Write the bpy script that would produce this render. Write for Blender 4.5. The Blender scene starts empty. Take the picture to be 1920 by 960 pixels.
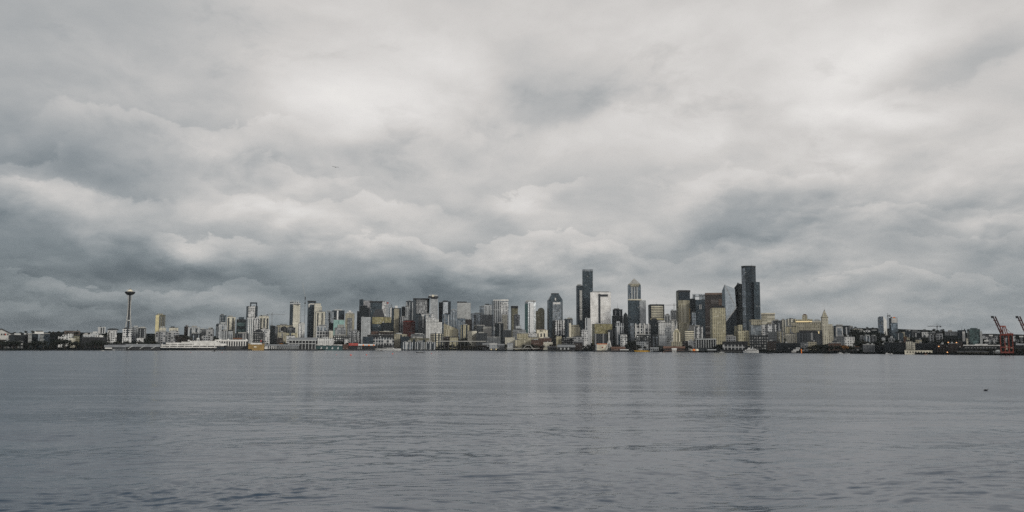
import bpy, math, random
import numpy as np
from mathutils import Vector, Matrix

# ------------------------------------------------------------------ camera
sc = bpy.context.scene
col = sc.collection
F, H = 1650.0, 8.0                      # focal length in photo pixels (1920 wide), eye height in metres
PITCH, ROLL = math.atan(172.7 / F), math.atan(0.004)
_r = Vector((1, 0, 0)); _f = Vector((0, math.cos(PITCH), math.sin(PITCH))); _u = Vector((0, -math.sin(PITCH), math.cos(PITCH)))
CR = _r * math.cos(ROLL) + _u * math.sin(ROLL)
CU = _u * math.cos(ROLL) - _r * math.sin(ROLL)
cam = bpy.data.cameras.new('camera'); cam_o = bpy.data.objects.new('camera', cam); col.objects.link(cam_o)
cam.sensor_width = 36; cam.lens = 36 * F / 1920; cam.clip_start = 0.5; cam.clip_end = 40000
M = Matrix((CR, CU, -_f)).transposed().to_4x4(); M.translation = (0, 0, H)
cam_o.matrix_world = M
sc.camera = cam_o

def ray(px, py):
    return CR * ((px - 960) / F) - CU * ((py - 480) / F) + _f
def azel(px, py):
    d = ray(px, py).normalized()
    return math.atan2(d.x, d.y), math.asin(d.z)

# ------------------------------------------------------------------ light
sc.view_settings.view_transform = 'Standard'
sc.view_settings.look = 'None'
sc.view_settings.exposure = 0.0
sc.view_settings.gamma = 1.0
sc.view_settings.use_curve_mapping = False
SUN_EL, SUN_AZ = math.radians(20), math.radians(132)      # azimuth from +Y towards +X: behind the camera, to the right
sun = bpy.data.lights.new('sun', 'SUN'); sun_o = bpy.data.objects.new('sun', sun); col.objects.link(sun_o)
sun.energy = 1.8; sun.angle = math.radians(10); sun.color = (1.0, 0.95, 0.84)
sd = Vector((math.sin(SUN_AZ) * math.cos(SUN_EL), math.cos(SUN_AZ) * math.cos(SUN_EL), math.sin(SUN_EL)))
sun_o.rotation_euler = (-sd).to_track_quat('-Z', 'Y').to_euler()

# ------------------------------------------------------------------ sky
world = bpy.data.worlds.new('World'); sc.world = world; world.use_nodes = True
nt = world.node_tree; nt.nodes.clear()
class N:
    """thin wrapper that makes node networks readable"""
    def __init__(s, tree): s.t = tree
    def node(s, typ, **kw):
        n = s.t.nodes.new(typ)
        for k, v in kw.items(): setattr(n, k, v)
        return n
    def put(s, sock, v):
        if v is None: return
        if isinstance(v, bpy.types.NodeSocket): s.t.links.new(v, sock)
        else: sock.default_value = v
    def m(s, op, a, b=None, c=None, clamp=False):
        n = s.node('ShaderNodeMath', operation=op, use_clamp=clamp)
        for i, v in enumerate((a, b, c)): s.put(n.inputs[i], v)
        return n.outputs[0]
    def v(s, op, a, b=None, sc_=None):
        n = s.node('ShaderNodeVectorMath', operation=op)
        s.put(n.inputs[0], a)
        if b is not None: s.put(n.inputs[1], b)
        if sc_ is not None: s.put(n.inputs['Scale'], sc_)
        return n.outputs['Value'] if op in ('LENGTH', 'DOT_PRODUCT', 'DISTANCE') else n.outputs[0]
    def noise(s, vec, scale, detail=4, rough=.5, w=None, lac=2.0):
        n = s.node('ShaderNodeTexNoise')
        if w is not None: n.noise_dimensions = '4D'; s.put(n.inputs['W'], w)
        s.put(n.inputs['Vector'], vec); s.put(n.inputs['Scale'], scale); s.put(n.inputs['Detail'], detail)
        s.put(n.inputs['Roughness'], rough); s.put(n.inputs['Lacunarity'], lac)
        return n
    def rng(s, x, a, b, c, d, smooth=False, clamp=True):
        n = s.node('ShaderNodeMapRange', clamp=clamp)
        if smooth: n.interpolation_type = 'SMOOTHSTEP'
        for i, q in enumerate((x, a, b, c, d)): s.put(n.inputs[i], q)
        return n.outputs[0]
    def ramp(s, x, stops, interp='LINEAR'):
        n = s.node('ShaderNodeValToRGB'); r = n.color_ramp; r.interpolation = interp
        while len(r.elements) < len(stops): r.elements.new(0.5)
        for e, (p, c) in zip(r.elements, stops):
            e.position = p; e.color = (*c, 1) if len(c) == 3 else c
        s.put(n.inputs[0], x)
        return n.outputs[0]
    def xyz(s, x, y, z=0.0):
        n = s.node('ShaderNodeCombineXYZ')
        for i, q in enumerate((x, y, z)): s.put(n.inputs[i], q)
        return n.outputs[0]
    def sep(s, v):
        n = s.node('ShaderNodeSeparateXYZ'); s.put(n.inputs[0], v); return n.outputs
    def mix(s, f, a, b):
        n = s.node('ShaderNodeMix', data_type='RGBA'); s.put(n.inputs['Factor'], f); s.put(n.inputs['A'], a); s.put(n.inputs['B'], b)
        return n.outputs['Result']
    def mixf(s, f, a, b):
        n = s.node('ShaderNodeMix', data_type='FLOAT'); s.put(n.inputs[0], f); s.put(n.inputs[2], a); s.put(n.inputs[3], b)
        return n.outputs[0]

def s2l(c): c /= 255.0; return c / 12.92 if c <= .04045 else ((c + .055) / 1.055) ** 2.4
def rgb8(r, g, b): return (s2l(r), s2l(g), s2l(b))

def build_sky():
    n = N(nt)
    gen = n.node('ShaderNodeTexCoord').outputs['Generated']
    dx, dy, dz = n.sep(gen)
    az = n.m('ARCTAN2', dx, dy); el = n.m('ARCSINE', dz)
    # cloud layer seen in perspective
    k = n.m('DIVIDE', 1.0, n.m('ADD', n.m('MAXIMUM', dz, 0.0), 0.34))
    p = n.xyz(n.m('MULTIPLY', dx, k), n.m('MULTIPLY', dy, k), 3.7)
    w1 = n.noise(p, 1.9, 3, .45).outputs['Color']
    w2 = n.noise(p, 9.0, 5, .55).outputs['Color']
    wa = n.v('SCALE', n.v('SUBTRACT', w1, (.5, .5, .5)), None, 0.12)
    wb = n.v('SCALE', n.v('SUBTRACT', w2, (.5, .5, .5)), None, 0.035)
    flat = n.v('ADD', n.xyz(az, el, 0.0), n.v('MULTIPLY', n.v('ADD', wa, wb), (1.0, .7, 0.0)))
    fx, fy, _ = n.sep(flat)
    # base tone by elevation, dimmed above the view to darken the near water
    tone = n.m('ADD', 0.0, n.sep(n.ramp(n.m('MULTIPLY', fy, 1.0), [(0.0, (.525,) * 3), (.04, (.55,) * 3), (.085, (.615,) * 3), (.13, (.67,) * 3), (.2, (.735,) * 3), (.27, (.785,) * 3), (.38, (.79,) * 3), (.55, (.73,) * 3), (.8, (.67,) * 3), (1.0, (.65,) * 3)]))[0])
    # broad light and dark areas of the cloud deck: (photo px, py, half-widths, tilt in degrees, amount)
    blobs = [
        (-500, 0, 1100, 900, 0, -.11), (-400, -650, 1000, 760, 0, -.12), (1700, 100, 900, 800, 0, .03), (960, 300, 1600, 520, 0, .02), (150, 500, 560, 130, 0, .045), (620, 560, 420, 60, 0, .03),  # first two: unseen dark areas added to darken the water at left
        (60, 520, 520, 300, 0, -.06), (-40, 480, 420, 70, -6, -.035), (200, 540, 480, 60, 0, -.04), (330, 500, 330, 70, 5, -.035),
        (640, 550, 420, 48, 3, -.10), (820, 540, 260, 40, 0, -.06), (120, 600, 520, 40, 0, -.04), (430, 570, 190, 34, 0, .10), (60, 575, 150, 40, 10, .05),
        (120, 395, 150, 60, -18, .11), (30, 365, 80, 70, 20, .09), (210, 340, 200, 60, -20, -.02), (520, 400, 330, 110, -14, .08), (400, 485, 110, 48, -10, .12),
        (330, 275, 260, 60, 12, .06), (330, 235, 420, 60, 6, -.03), (60, 200, 300, 160, -10, -.02), (0, 300, 260, 100, 0, -.03),
        (650, 175, 240, 110, -10, .11), (620, 240, 180, 50, 15, .03), (700, 275, 120, 40, 10, -.03), (840, 130, 260, 90, -10, .05),
        (1040, 160, 230, 110, 8, -.075), (1120, 190, 110, 60, 30, -.045), (950, 170, 80, 40, 20, -.04), (1010, 400, 110, 60, 5, .065), (1180, 300, 300, 120, 0, .03),
        (900, 470, 300, 50, -8, .06), (700, 470, 160, 45, 0, .06), (560, 415, 50, 22, 20, .06),
        (1640, 130, 260, 150, 18, .085), (1640, 215, 240, 40, -3, .07), (1730, 150, 250, 60, 17, -.07), (1860, 170, 260, 110, 0, -.03), (1440, 200, 110, 50, -15, -.045), (1400, 225, 60, 40, -30, -.03),
        (1410, 420, 250, 90, 3, -.03), (1400, 448, 210, 30, 4, -.06), (1560, 330, 120, 70, 25, .05), (1420, 330, 230, 60, 12, .06), (1300, 390, 90, 70, 0, .05), (1500, 470, 240, 40, 8, .065),
        (1700, 350, 130, 60, 10, .06), (1860, 390, 200, 60, 8, -.05), (1880, 420, 180, 50, 14, .04), (1720, 555, 380, 36, 0, -.035), (1600, 540, 560, 130, 0, .075), (1200, 500, 420, 130, 0, .05), (150, 588, 220, 26, 0, .06), (900, 420, 420, 90, 0, .02), (1880, 600, 260, 40, 0, .05), (1560, 590, 300, 40, 0, .035), (1200, 560, 300, 60, 0, .05),
        (1000, 40, 500, 90, 0, .02), (1830, 15, 140, 60, 10, -.05), (1480, 30, 110, 50, 0, -.02), (1900, 300, 180, 80, 0, .04),
    ]
    # running state (x, y, tone): every area adds to the tone of the one before
    S = n.xyz(fx, fy, tone)
    def vma(val, axis, base):
        q = n.node('ShaderNodeVectorMath', operation='MULTIPLY_ADD'); n.put(q.inputs[0], val); q.inputs[1].default_value = axis; n.put(q.inputs[2], base); return q.outputs[0]
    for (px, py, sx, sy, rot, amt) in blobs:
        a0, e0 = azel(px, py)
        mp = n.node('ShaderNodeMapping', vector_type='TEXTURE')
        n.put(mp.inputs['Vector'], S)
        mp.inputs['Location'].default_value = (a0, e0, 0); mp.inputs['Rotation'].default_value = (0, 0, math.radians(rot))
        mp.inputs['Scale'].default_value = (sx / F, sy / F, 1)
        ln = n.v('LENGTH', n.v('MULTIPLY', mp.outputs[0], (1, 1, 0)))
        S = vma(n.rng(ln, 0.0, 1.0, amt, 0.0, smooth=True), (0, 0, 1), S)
    acc = n.sep(S)[2]
    # billows: cloud height here and a little higher up -> lit tops, shaded bases
    pw = n.v('ADD', p, n.v('SCALE', n.v('SUBTRACT', w1, (.5, .5, .5)), None, .22))
    pw = n.v('ADD', pw, n.v('SCALE', n.v('SUBTRACT', w2, (.5, .5, .5)), None, .05))
    def relief(scale, shift, detail, rough):
        q2 = n.v('MULTIPLY', pw, (1 - shift, 1 - shift, 1))
        return n.m('SUBTRACT', n.noise(pw, scale, detail, rough).outputs['Fac'], n.noise(q2, scale, detail, rough).outputs['Fac'])
    def puffs(scale, shift):
        def h(v):
            t = n.node('ShaderNodeTexVoronoi', feature='F1'); n.put(t.inputs['Vector'], v); t.inputs['Scale'].default_value = scale
            t.inputs['Detail'].default_value = 3; t.inputs['Roughness'].default_value = .5; t.inputs['Lacunarity'].default_value = 2.3; t.normalize = True
            return t.outputs['Distance']
        return n.m('SUBTRACT', h(n.v('MULTIPLY', pw, (1 - shift, 1 - shift, 1))), h(pw))
    low = n.rng(el, .02, .34, 1.0, .3, smooth=True)
    lump = n.rng(n.noise(p, 2.4, 3, .5).outputs['Fac'], .40, .62, .15, 1.0, smooth=True)
    rel = n.m('ADD', n.m('MULTIPLY', relief(3.4, .06, 5, .48), .30), n.m('MULTIPLY', n.m('MULTIPLY', puffs(6.0, .035), lump), .35))
    acc = n.m('ADD', acc, n.m('MULTIPLY', rel, low))
    body = n.m('SUBTRACT', n.noise(pw, 3.2, 6, .5).outputs['Fac'], .5)
    acc = n.m('ADD', acc, n.m('MULTIPLY', body, .10))
    wisp = n.m('SUBTRACT', n.noise(pw, 12.0, 5, .62).outputs['Fac'], .5)
    acc = n.m('ADD', acc, n.m('MULTIPLY', wisp, .07))
    # cumulus banks: a lumpy upper edge catching light, fading down into a greyer base (px, half width, top y, thickness, rim, base)
    vb = n.node('ShaderNodeTexVoronoi', feature='F1'); vb.normalize = True
    n.put(vb.inputs['Vector'], n.v('ADD', n.xyz(n.m('MULTIPLY', az, .8), el, 0.3), n.v('SCALE', n.v('SUBTRACT', w2, (.5, .5, .5)), None, .05)))
    vb.inputs['Scale'].default_value = 15; vb.inputs['Detail'].default_value = 4; vb.inputs['Roughness'].default_value = .6; vb.inputs['Lacunarity'].default_value = 2.1
    lumpy = n.m('SUBTRACT', .45, vb.outputs['Distance'])
    wav = n.m('SUBTRACT', n.noise(n.xyz(az, el, 1.7), 7.0, 3, .5).outputs['Fac'], .5)
    lumps = n.m('ADD', n.m('MULTIPLY', lumpy, .075), n.m('MULTIPLY', wav, .11))
    S = n.xyz(az, n.m('SUBTRACT', el, lumps), acc)
    for (px, hw, yt, th, a_, b_, sl) in [
        (130, 210, 378, 105, .075, -.04, -.12), (10, 110, 330, 90, .06, -.03, .2), (330, 270, 252, 75, .045, -.035, .05), (400, 130, 468, 60, .075, -.035, 0), (620, 300, 395, 105, .05, -.035, -.06),
        (880, 360, 468, 75, .06, -.05, .02), (1010, 120, 375, 60, .05, -.02, 0), (1430, 250, 345, 110, .03, -.04, .05), (250, 340, 545, 50, .07, -.05, 0), (1660, 330, 405, 90, .045, -.04, .05),
        (1850, 190, 455, 80, .045, -.035, .08), (560, 160, 318, 70, .035, -.03, -.1), (1250, 250, 480, 60, .035, -.03, 0), (60, 200, 585, 36, .05, -.03, 0), (1700, 330, 545, 40, .035, -.035, 0)]:
        a0, e0 = azel(px, yt); h_ = th / F
        t = n.m('MULTIPLY_ADD', n.v('DOT_PRODUCT', S, (sl, -1, 0)), 1 / h_, (e0 - sl * a0) / h_)
        rim = n.m('MULTIPLY', n.rng(t, -.03, .07, 0, a_ * 1.15, smooth=True), n.rng(t, .1, 1.0, 1, 0, smooth=True))
        bas = n.m('MULTIPLY', n.rng(t, .1, .9, 0, b_, smooth=True), n.rng(t, .9, 1.9, 1, 0, smooth=True))
        win = n.rng(n.m('ABSOLUTE', n.m('SUBTRACT', n.v('DOT_PRODUCT', S, (1, 0, 0)), a0)), hw / F * .45, hw / F, 1, 0, smooth=True)
        S = vma(n.m('MULTIPLY', win, n.m('ADD', rim, bas)), (0, 0, 1), S)
    for (px, hw, yb, th, d_, sl) in [(1425, 180, 464, 80, -.075, .03), (1760, 210, 190, 80, -.045, .14), (660, 400, 582, 62, -.035, 0), (240, 260, 530, 60, -.03, .02), (1850, 170, 412, 50, -.05, .1), (1080, 190, 225, 110, -.04, .05)]:
        a0, e0 = azel(px, yb); h_ = th / F
        t = n.m('MULTIPLY_ADD', n.v('DOT_PRODUCT', S, (-sl, 1, 0)), 1 / h_, (sl * a0 - e0) / h_)
        bs_ = n.m('MULTIPLY', n.rng(t, -.08, .16, 0, d_, smooth=True), n.rng(t, .2, 1.2, 1, 0, smooth=True))
        win = n.rng(n.m('ABSOLUTE', n.m('SUBTRACT', n.v('DOT_PRODUCT', S, (1, 0, 0)), a0)), hw / F * .5, hw / F, 1, 0, smooth=True)
        S = vma(n.m('MULTIPLY', win, bs_), (0, 0, 1), S)
    acc = n.sep(S)[2]
    scud = n.rng(n.noise(pw, 5.5, 6, .6).outputs['Fac'], .54, .70, 0.0, -.05, smooth=True)
    acc = n.m('ADD', acc, n.m('MULTIPLY', scud, n.rng(el, .12, .22, 0, 1, smooth=True)))
    # unseen sky behind the viewer is brightened for the facades to reflect
    back = n.rng(dy, .1, -.7, 0.0, .17, smooth=True)
    acc = n.m('ADD', acc, back)
    acc = n.m('MULTIPLY', acc, 1.0, clamp=True)
    colr = n.ramp(acc, [(0.0, rgb8(52, 62, 70)), (.40, rgb8(92, 101, 108)), (.50, rgb8(122, 130, 135)), (.60, rgb8(150, 155, 158)), (.70, rgb8(178, 179, 179)), (.80, rgb8(207, 204, 201)), (.9, rgb8(230, 227, 224)), (1.0, rgb8(250, 247, 241))])
    sky = n.node('ShaderNodeTexSky', sky_type='NISHITA'); sky.sun_disc = False
    sky.sun_elevation = SUN_EL; sky.sun_rotation = SUN_AZ
    mixed = n.mix(.97, n.v('SCALE', sky.outputs[0], None, 1.0), n.v('SCALE', colr, None, 1 / .1))
    below = n.rng(dz, -.05, 0.0, 0.35, 1.0)
    bg = n.node('ShaderNodeBackground'); bg.inputs['Strength'].default_value = .1
    n.put(bg.inputs['Color'], n.v('SCALE', mixed, None, below))
    out = n.node('ShaderNodeOutputWorld'); nt.links.new(bg.outputs[0], out.inputs[0])
build_sky()
world.cycles.sampling_method = 'MANUAL'; world.cycles.sample_map_resolution = 512
sc.cycles.max_bounces = 5; sc.cycles.glossy_bounces = 3; sc.cycles.diffuse_bounces = 3; sc.cycles.transparent_max_bounces = 4
sc.cycles.caustics_reflective = False; sc.cycles.caustics_refractive = False
sc.cycles.use_denoising = False
# ------------------------------------------------------------------ materials
MATS = {}
def plain(key, rgb, rough=.7, var=.25, nscale=.12, metal=0.0, spec=.3, emit=0):
    if key in MATS: return MATS[key]
    m = bpy.data.materials.new(key); m.use_nodes = True; n = N(m.node_tree)
    bs = m.node_tree.nodes['Principled BSDF']
    tc = n.node('ShaderNodeTexCoord').outputs['Object']
    nz = n.noise(tc, nscale, 5, .6).outputs['Fac']
    f = n.rng(nz, .3, .7, 1 - var, 1 + var)
    n.put(bs.inputs['Base Color'], n.v('SCALE', rgb, None, f))
    bs.inputs['Roughness'].default_value = rough; bs.inputs['Metallic'].default_value = metal
    bs.inputs['Specular IOR Level'].default_value = spec
    if emit:
        bs.inputs['Emission Color'].default_value = (*rgb, 1); bs.inputs['Emission Strength'].default_value = emit
    MATS[key] = m
    return m

def facade(key, wall, glass, bay=4.0, fl=3.7, ww=.6, wh=.55, gm=0.0, gr=.12, var=.5, blinds=.12, big=.25, spec=.5, stain=1.0, tilt=.07):
    """wall and glazing pattern in metres: bays across, storeys up; each pane differs a little"""
    if key in MATS: return MATS[key]
    m = bpy.data.materials.new(key); m.use_nodes = True; n = N(m.node_tree)
    bs = m.node_tree.nodes['Principled BSDF']
    uv = n.node('ShaderNodeUVMap').outputs[0]
    rnd = n.node('ShaderNodeObjectInfo').outputs['Random']
    cells = n.v('MULTIPLY', uv, (1 / bay, 1 / fl, 0))
    cid = n.v('ADD', n.v('FLOOR', cells), n.xyz(0.0, 0.0, n.m('MULTIPLY', rnd, 97.0)))
    fx, fy, _ = n.sep(n.v('FRACTION', cells))
    mx = n.m('LESS_THAN', n.m('ABSOLUTE', n.m('SUBTRACT', fx, .5)), ww / 2)
    my = n.m('LESS_THAN', n.m('ABSOLUTE', n.m('SUBTRACT', fy, .5)), wh / 2)
    mask = n.m('MULTIPLY', mx, my)
    wn = n.node('ShaderNodeTexWhiteNoise'); n.put(wn.inputs['Vector'], cid)
    w1 = wn.outputs['Value']
    cid2 = n.v('ADD', n.v('FLOOR', n.v('MULTIPLY', uv, (1 / (bay * 2), 1 / (fl * 3), 0))), n.xyz(0.0, 0.0, n.m('MULTIPLY', rnd, 57.0)))
    wn2 = n.node('ShaderNodeTexWhiteNoise'); n.put(wn2.inputs['Vector'], cid2)
    w2 = n.m('SUBTRACT', wn2.outputs['Value'], .5)
    st = n.noise(n.v('ADD', n.v('MULTIPLY', uv, (1, .35, 0)), n.xyz(0.0, 0.0, n.m('MULTIPLY', rnd, 31.0))), .07, 5, .6).outputs['Fac']
    wallf = n.m('MULTIPLY', n.rng(st, .3, .7, 1 - .22 * stain, 1 + .18 * stain), n.m('MULTIPLY_ADD', w2, big * .6, 1.0))
    wallc = n.v('SCALE', wall, None, wallf)
    gf = n.m('MULTIPLY', n.m('MULTIPLY_ADD', w1, 2 * var, 1 - var), n.m('MULTIPLY', n.m('MULTIPLY_ADD', w2, big * 2, 1.0), n.rng(st, .3, .7, 1 - .3 * stain, 1 + .3 * stain)))  # same noise puts uneven reflections into the glass colour
    glc = n.v('SCALE', glass, None, gf)
    bl = n.m('GREATER_THAN', w1, 1 - blinds)
    glc = n.mix(bl, glc, (*[min(1, .35 * .6 + .4 * c) for c in wall], 1))
    n.put(bs.inputs['Base Color'], n.mix(mask, wallc, glc))
    n.put(bs.inputs['Roughness'], n.mixf(mask, .7, gr))
    n.put(bs.inputs['Metallic'], n.m('MULTIPLY', n.m('SUBTRACT', mask, n.m('MULTIPLY', mask, bl)), gm))
    n.put(bs.inputs['Specular IOR Level'], n.mixf(mask, .2, spec))
    geo = n.node('ShaderNodeNewGeometry').outputs['Normal']
    tilt = n.v('SCALE', n.v('SUBTRACT', wn.outputs['Color'], (.5, .5, .5)), None, n.m('MULTIPLY', mask, tilt))
    n.put(bs.inputs['Normal'], n.v('NORMALIZE', n.v('ADD', geo, tilt)))
    MATS[key] = m
    return m

ST = {}
def style(k, *a, **kw): ST[k] = (a, kw)
style('cream', (.56, .54, .46), (.05, .055, .06), 4, 3.3, .5, .5)
style('creamrib', (.66, .64, .55), (.08, .085, .09), 3.2, 60, .4, .97, var=.3)
style('white', (.60, .61, .61), (.04, .047, .055), 5, 3.7, .55, .5)
style('whitemott', (.55, .56, .57), (.035, .042, .05), 5.2, 5.0, .64, .58, big=.7, var=.8, blinds=.3)
style('pale', (.39, .41, .43), (.07, .082, .092), 5, 3.6, .6, .45)
style('paleband', (.60, .60, .58), (.05, .055, .06), 30, 4.2, .98, .42)
style('creamband', (.58, .55, .44), (.06, .06, .06), 40, 5.5, .99, .42)
style('greyapt', (.23, .245, .26), (.035, .042, .05), 5, 5, .62, .6, big=.6, var=.7, blinds=.2)
style('greymott', (.27, .28, .295), (.025, .03, .036), 5.5, 5.5, .66, .62, big=.8, var=.9, blinds=.28)
style('grey', (.13, .14, .15), (.035, .04, .046), 5, 4, .6, .55)
style('gold', (.39, .365, .26), (.06, .058, .05), 5, 3.8, .55, .5)
style('stone', (.45, .43, .355), (.05, .052, .055), 4, 3.3, .5, .5)
style('goldglass', (.26, .235, .13), (.26, .24, .14), 3.4, 3.8, .8, .7, gm=.55, gr=.2, blinds=.05)
style('goldrib', (.42, .39, .285), (.06, .058, .048), 3.5, 60, .45, .97)
style('tan', (.33, .31, .24), (.055, .055, .05), 5, 3.8, .5, .5)
style('olive', (.155, .148, .105), (.055, .056, .045), 3.6, 3.8, .55, .55)
style('darkglass', (.020, .029, .038), (.020, .030, .040), 4, 3.9, .85, .7, gr=.2, blinds=.006, big=.2, spec=.3)
style('black', (.011, .015, .018), (.011, .015, .019), 4, 3.9, .7, .6, gr=.3, blinds=.004, spec=.2)
style('blueglass', (.07, .09, .11), (.17, .21, .25), 3.4, 3.9, .85, .75, gm=.75, gr=.18, blinds=.05)
style('slateglass', (.035, .046, .056), (.062, .084, .10), 3.4, 3.9, .85, .75, gm=.7, gr=.2, blinds=.008, big=.15)
style('tealglass', (.05, .075, .078), (.075, .115, .115), 3.6, 3.9, .85, .75, gm=.7, gr=.2, blinds=.05)
style('silver', (.44, .47, .50), (.50, .54, .58), 3.6, 4, .85, .7, gm=.85, gr=.22, blinds=.0, big=.1, var=.25)
style('facetglass', (.38, .42, .45), (.42, .47, .51), 3.6, 4, .9, .8, gm=.8, gr=.25, blinds=.0, big=.06, var=.12, stain=.3, tilt=.02)
style('facetshade', (.15, .18, .20), (.18, .215, .24), 3.6, 4, .9, .8, gm=.8, gr=.25, blinds=.0, big=.06, var=.12, stain=.3, tilt=.02)  # same glass darkened: shade of the left facet put into its colour
style('brightglass', (.80, .79, .77), (.86, .85, .83), 3.5, 4.1, .7, .5, gm=.85, gr=.3, blinds=.1, var=.15, big=.15)
style('greyglass', (.18, .205, .23), (.26, .295, .33), 3.6, 3.9, .8, .65, gm=.6, gr=.2, blinds=.1, big=.5)
style('brown', (.10, .075, .062), (.03, .03, .034), 30, 4.2, .99, .5)
style('brick', (.085, .05, .038), (.03, .03, .03), 5, 4, .45, .5)
style('darkbrick', (.030, .024, .022), (.012, .013, .015), 5, 4.2, .5, .5)
style('red', (.052, .012, .010), (.020, .007, .006), 40, 3.7, .99, .4, blinds=.0)
style('spots', (.022, .026, .030), (.30, .31, .31), 5.5, 6, .55, .5, var=1.0, big=.9, blinds=.3)
style('frame', (.46, .47, .48), (.024, .03, .036), 8, 9, .80, .80, big=.5, var=.8)
style('ribs', (.42, .44, .46), (.045, .052, .06), 6.5, 60, .6, .97)
style('darkrib', (.055, .062, .07), (.014, .018, .022), 6, 60, .62, .97)
style('darkshed', (.020, .022, .025), (.014, .015, .017), 9, 7, .4, .35, blinds=.05)
style('mauve', (.25, .25, .265), (.20, .205, .22), 3.5, 4, .7, .6, gm=.4, gr=.25)
def mat(s):
    if isinstance(s, str) and s in ST: return facade(s.replace('_', ' ') + ' facade', *ST[s][0], **ST[s][1])
    return MATS[s] if isinstance(s, str) else s
plain('roof felt', (.04, .045, .05), .9)
plain('pale roof', (.42, .42, .41), .8)
plain('white paint', (.57, .57, .56), .5)
plain('cream paint', (.64, .60, .49), .55)
plain('grey metal', (.20, .21, .22), .5, metal=.2)
plain('pale metal', (.37, .385, .39), .45, metal=.2)
plain('dark metal', (.03, .033, .037), .5)
plain('black paint', (.012, .014, .017), .5)
plain('concrete', (.28, .28, .27), .85)
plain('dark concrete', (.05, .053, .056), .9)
plain('red paint', (.30, .045, .032), .5)
plain('crane red', (.24, .062, .046), .55)
plain('crane dark red', (.055, .016, .016), .55)
plain('orange paint', (.75, .20, .03), .5)
plain('rust orange', (.32, .12, .05), .6)
plain('yellow paint', (.62, .36, .05), .5)
plain('ochre', (.25, .165, .06), .6)
plain('teal paint', (.028, .066, .070), .6)
plain('pale teal', (.22, .36, .34), .6)
plain('brown paint', (.12, .065, .045), .7)
plain('gold paint', (.5, .45, .27), .5)
plain('mauve brown', (.30, .22, .18), .7)
plain('dark roof', (.035, .037, .042), .8)
plain('buoy pink', (.5, .13, .12), .4)
plain('feather dark', (.018, .018, .02), .6)
plain('feather grey', (.10, .105, .11), .7)
plain('lamp glow', (1.0, .50, .22), .5, emit=.9, var=.0)
plain('warm glow', (1.0, .80, .45), .5, emit=.28, var=.1)
plain('dark glazing', (.02, .024, .028), .15, spec=.5)
plain('mirror glazing', (.9, .9, .88), .22, metal=.85, var=.12)
plain('trunk bark', (.05, .042, .035), .9)
def leaf(key, rgb): return plain(key, rgb, .85, .45, .6)
leaf('dark leaves', (.012, .017, .013)); leaf('olive leaves', (.024, .025, .015)); leaf('autumn leaves', (.20, .09, .022)); leaf('bare twigs', (.035, .031, .028)); leaf('fir needles', (.008, .012, .010))

# ------------------------------------------------------------------ helpers
def interp(x, tab):
    if x <= tab[0][0]: return tab[0][1]
    for (a, b), (c, d) in zip(tab, tab[1:]):
        if x <= c: return b + (d - b) * (x - a) / (c - a)
    return tab[-1][1]
YW = [(0, 657.2), (250, 657.1), (500, 657.0), (850, 657.2), (950, 658), (1100, 659), (1200, 659.6), (1330, 660.8), (1470, 662.2), (1600, 663.4), (1730, 664.8), (1850, 666), (1920, 666.7)]
_tab = []
for x, y in YW:
    d = ray(x, y); _tab.append((x, d.y * (-H / d.z)))
def shoreY(px): return interp(px, _tab)
RIDGE = [(-200, 40), (0, 46), (140, 52), (300, 50), (450, 42), (700, 40), (1300, 45), (1450, 62), (1560, 72), (1660, 70), (1760, 60), (1850, 50), (1920, 48), (2200, 50)]
def ground(px, d):
    if d < 70: return 3.0
    t = min(1, (d - 70) / 900)
    return 3.0 + (interp(px, RIDGE) - 3) * (t ** 1.15)
def horiz(px):
    r = ray(px, 655); return r.x / r.y
def link(o, parent=None):
    col.objects.link(o)
    if parent: o.parent = parent
    return o
def mesh_obj(name, V, Fc, m, parent=None, smooth=False):
    me = bpy.data.meshes.new(name); me.from_pydata([tuple(v) for v in V], [], Fc); me.update()
    ms = m if isinstance(m, (list, tuple)) else [m]
    for q in ms: me.materials.append(mat(q))
    uvl = me.uv_layers.new(name='UVMap')
    co = [v.co for v in me.vertices]
    for p in me.polygons:
        nn = p.normal
        if abs(nn.z) < .8:
            t = Vector((-nn.y, nn.x, 0)).normalized()
            for li in p.loop_indices:
                c = co[me.loops[li].vertex_index]; uvl.data[li].uv = (c.dot(t), c.z)
        else:
            for li in p.loop_indices: uvl.data[li].uv = (0, 0)
        p.use_smooth = smooth
    return link(bpy.data.objects.new(name, me), parent)

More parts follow.
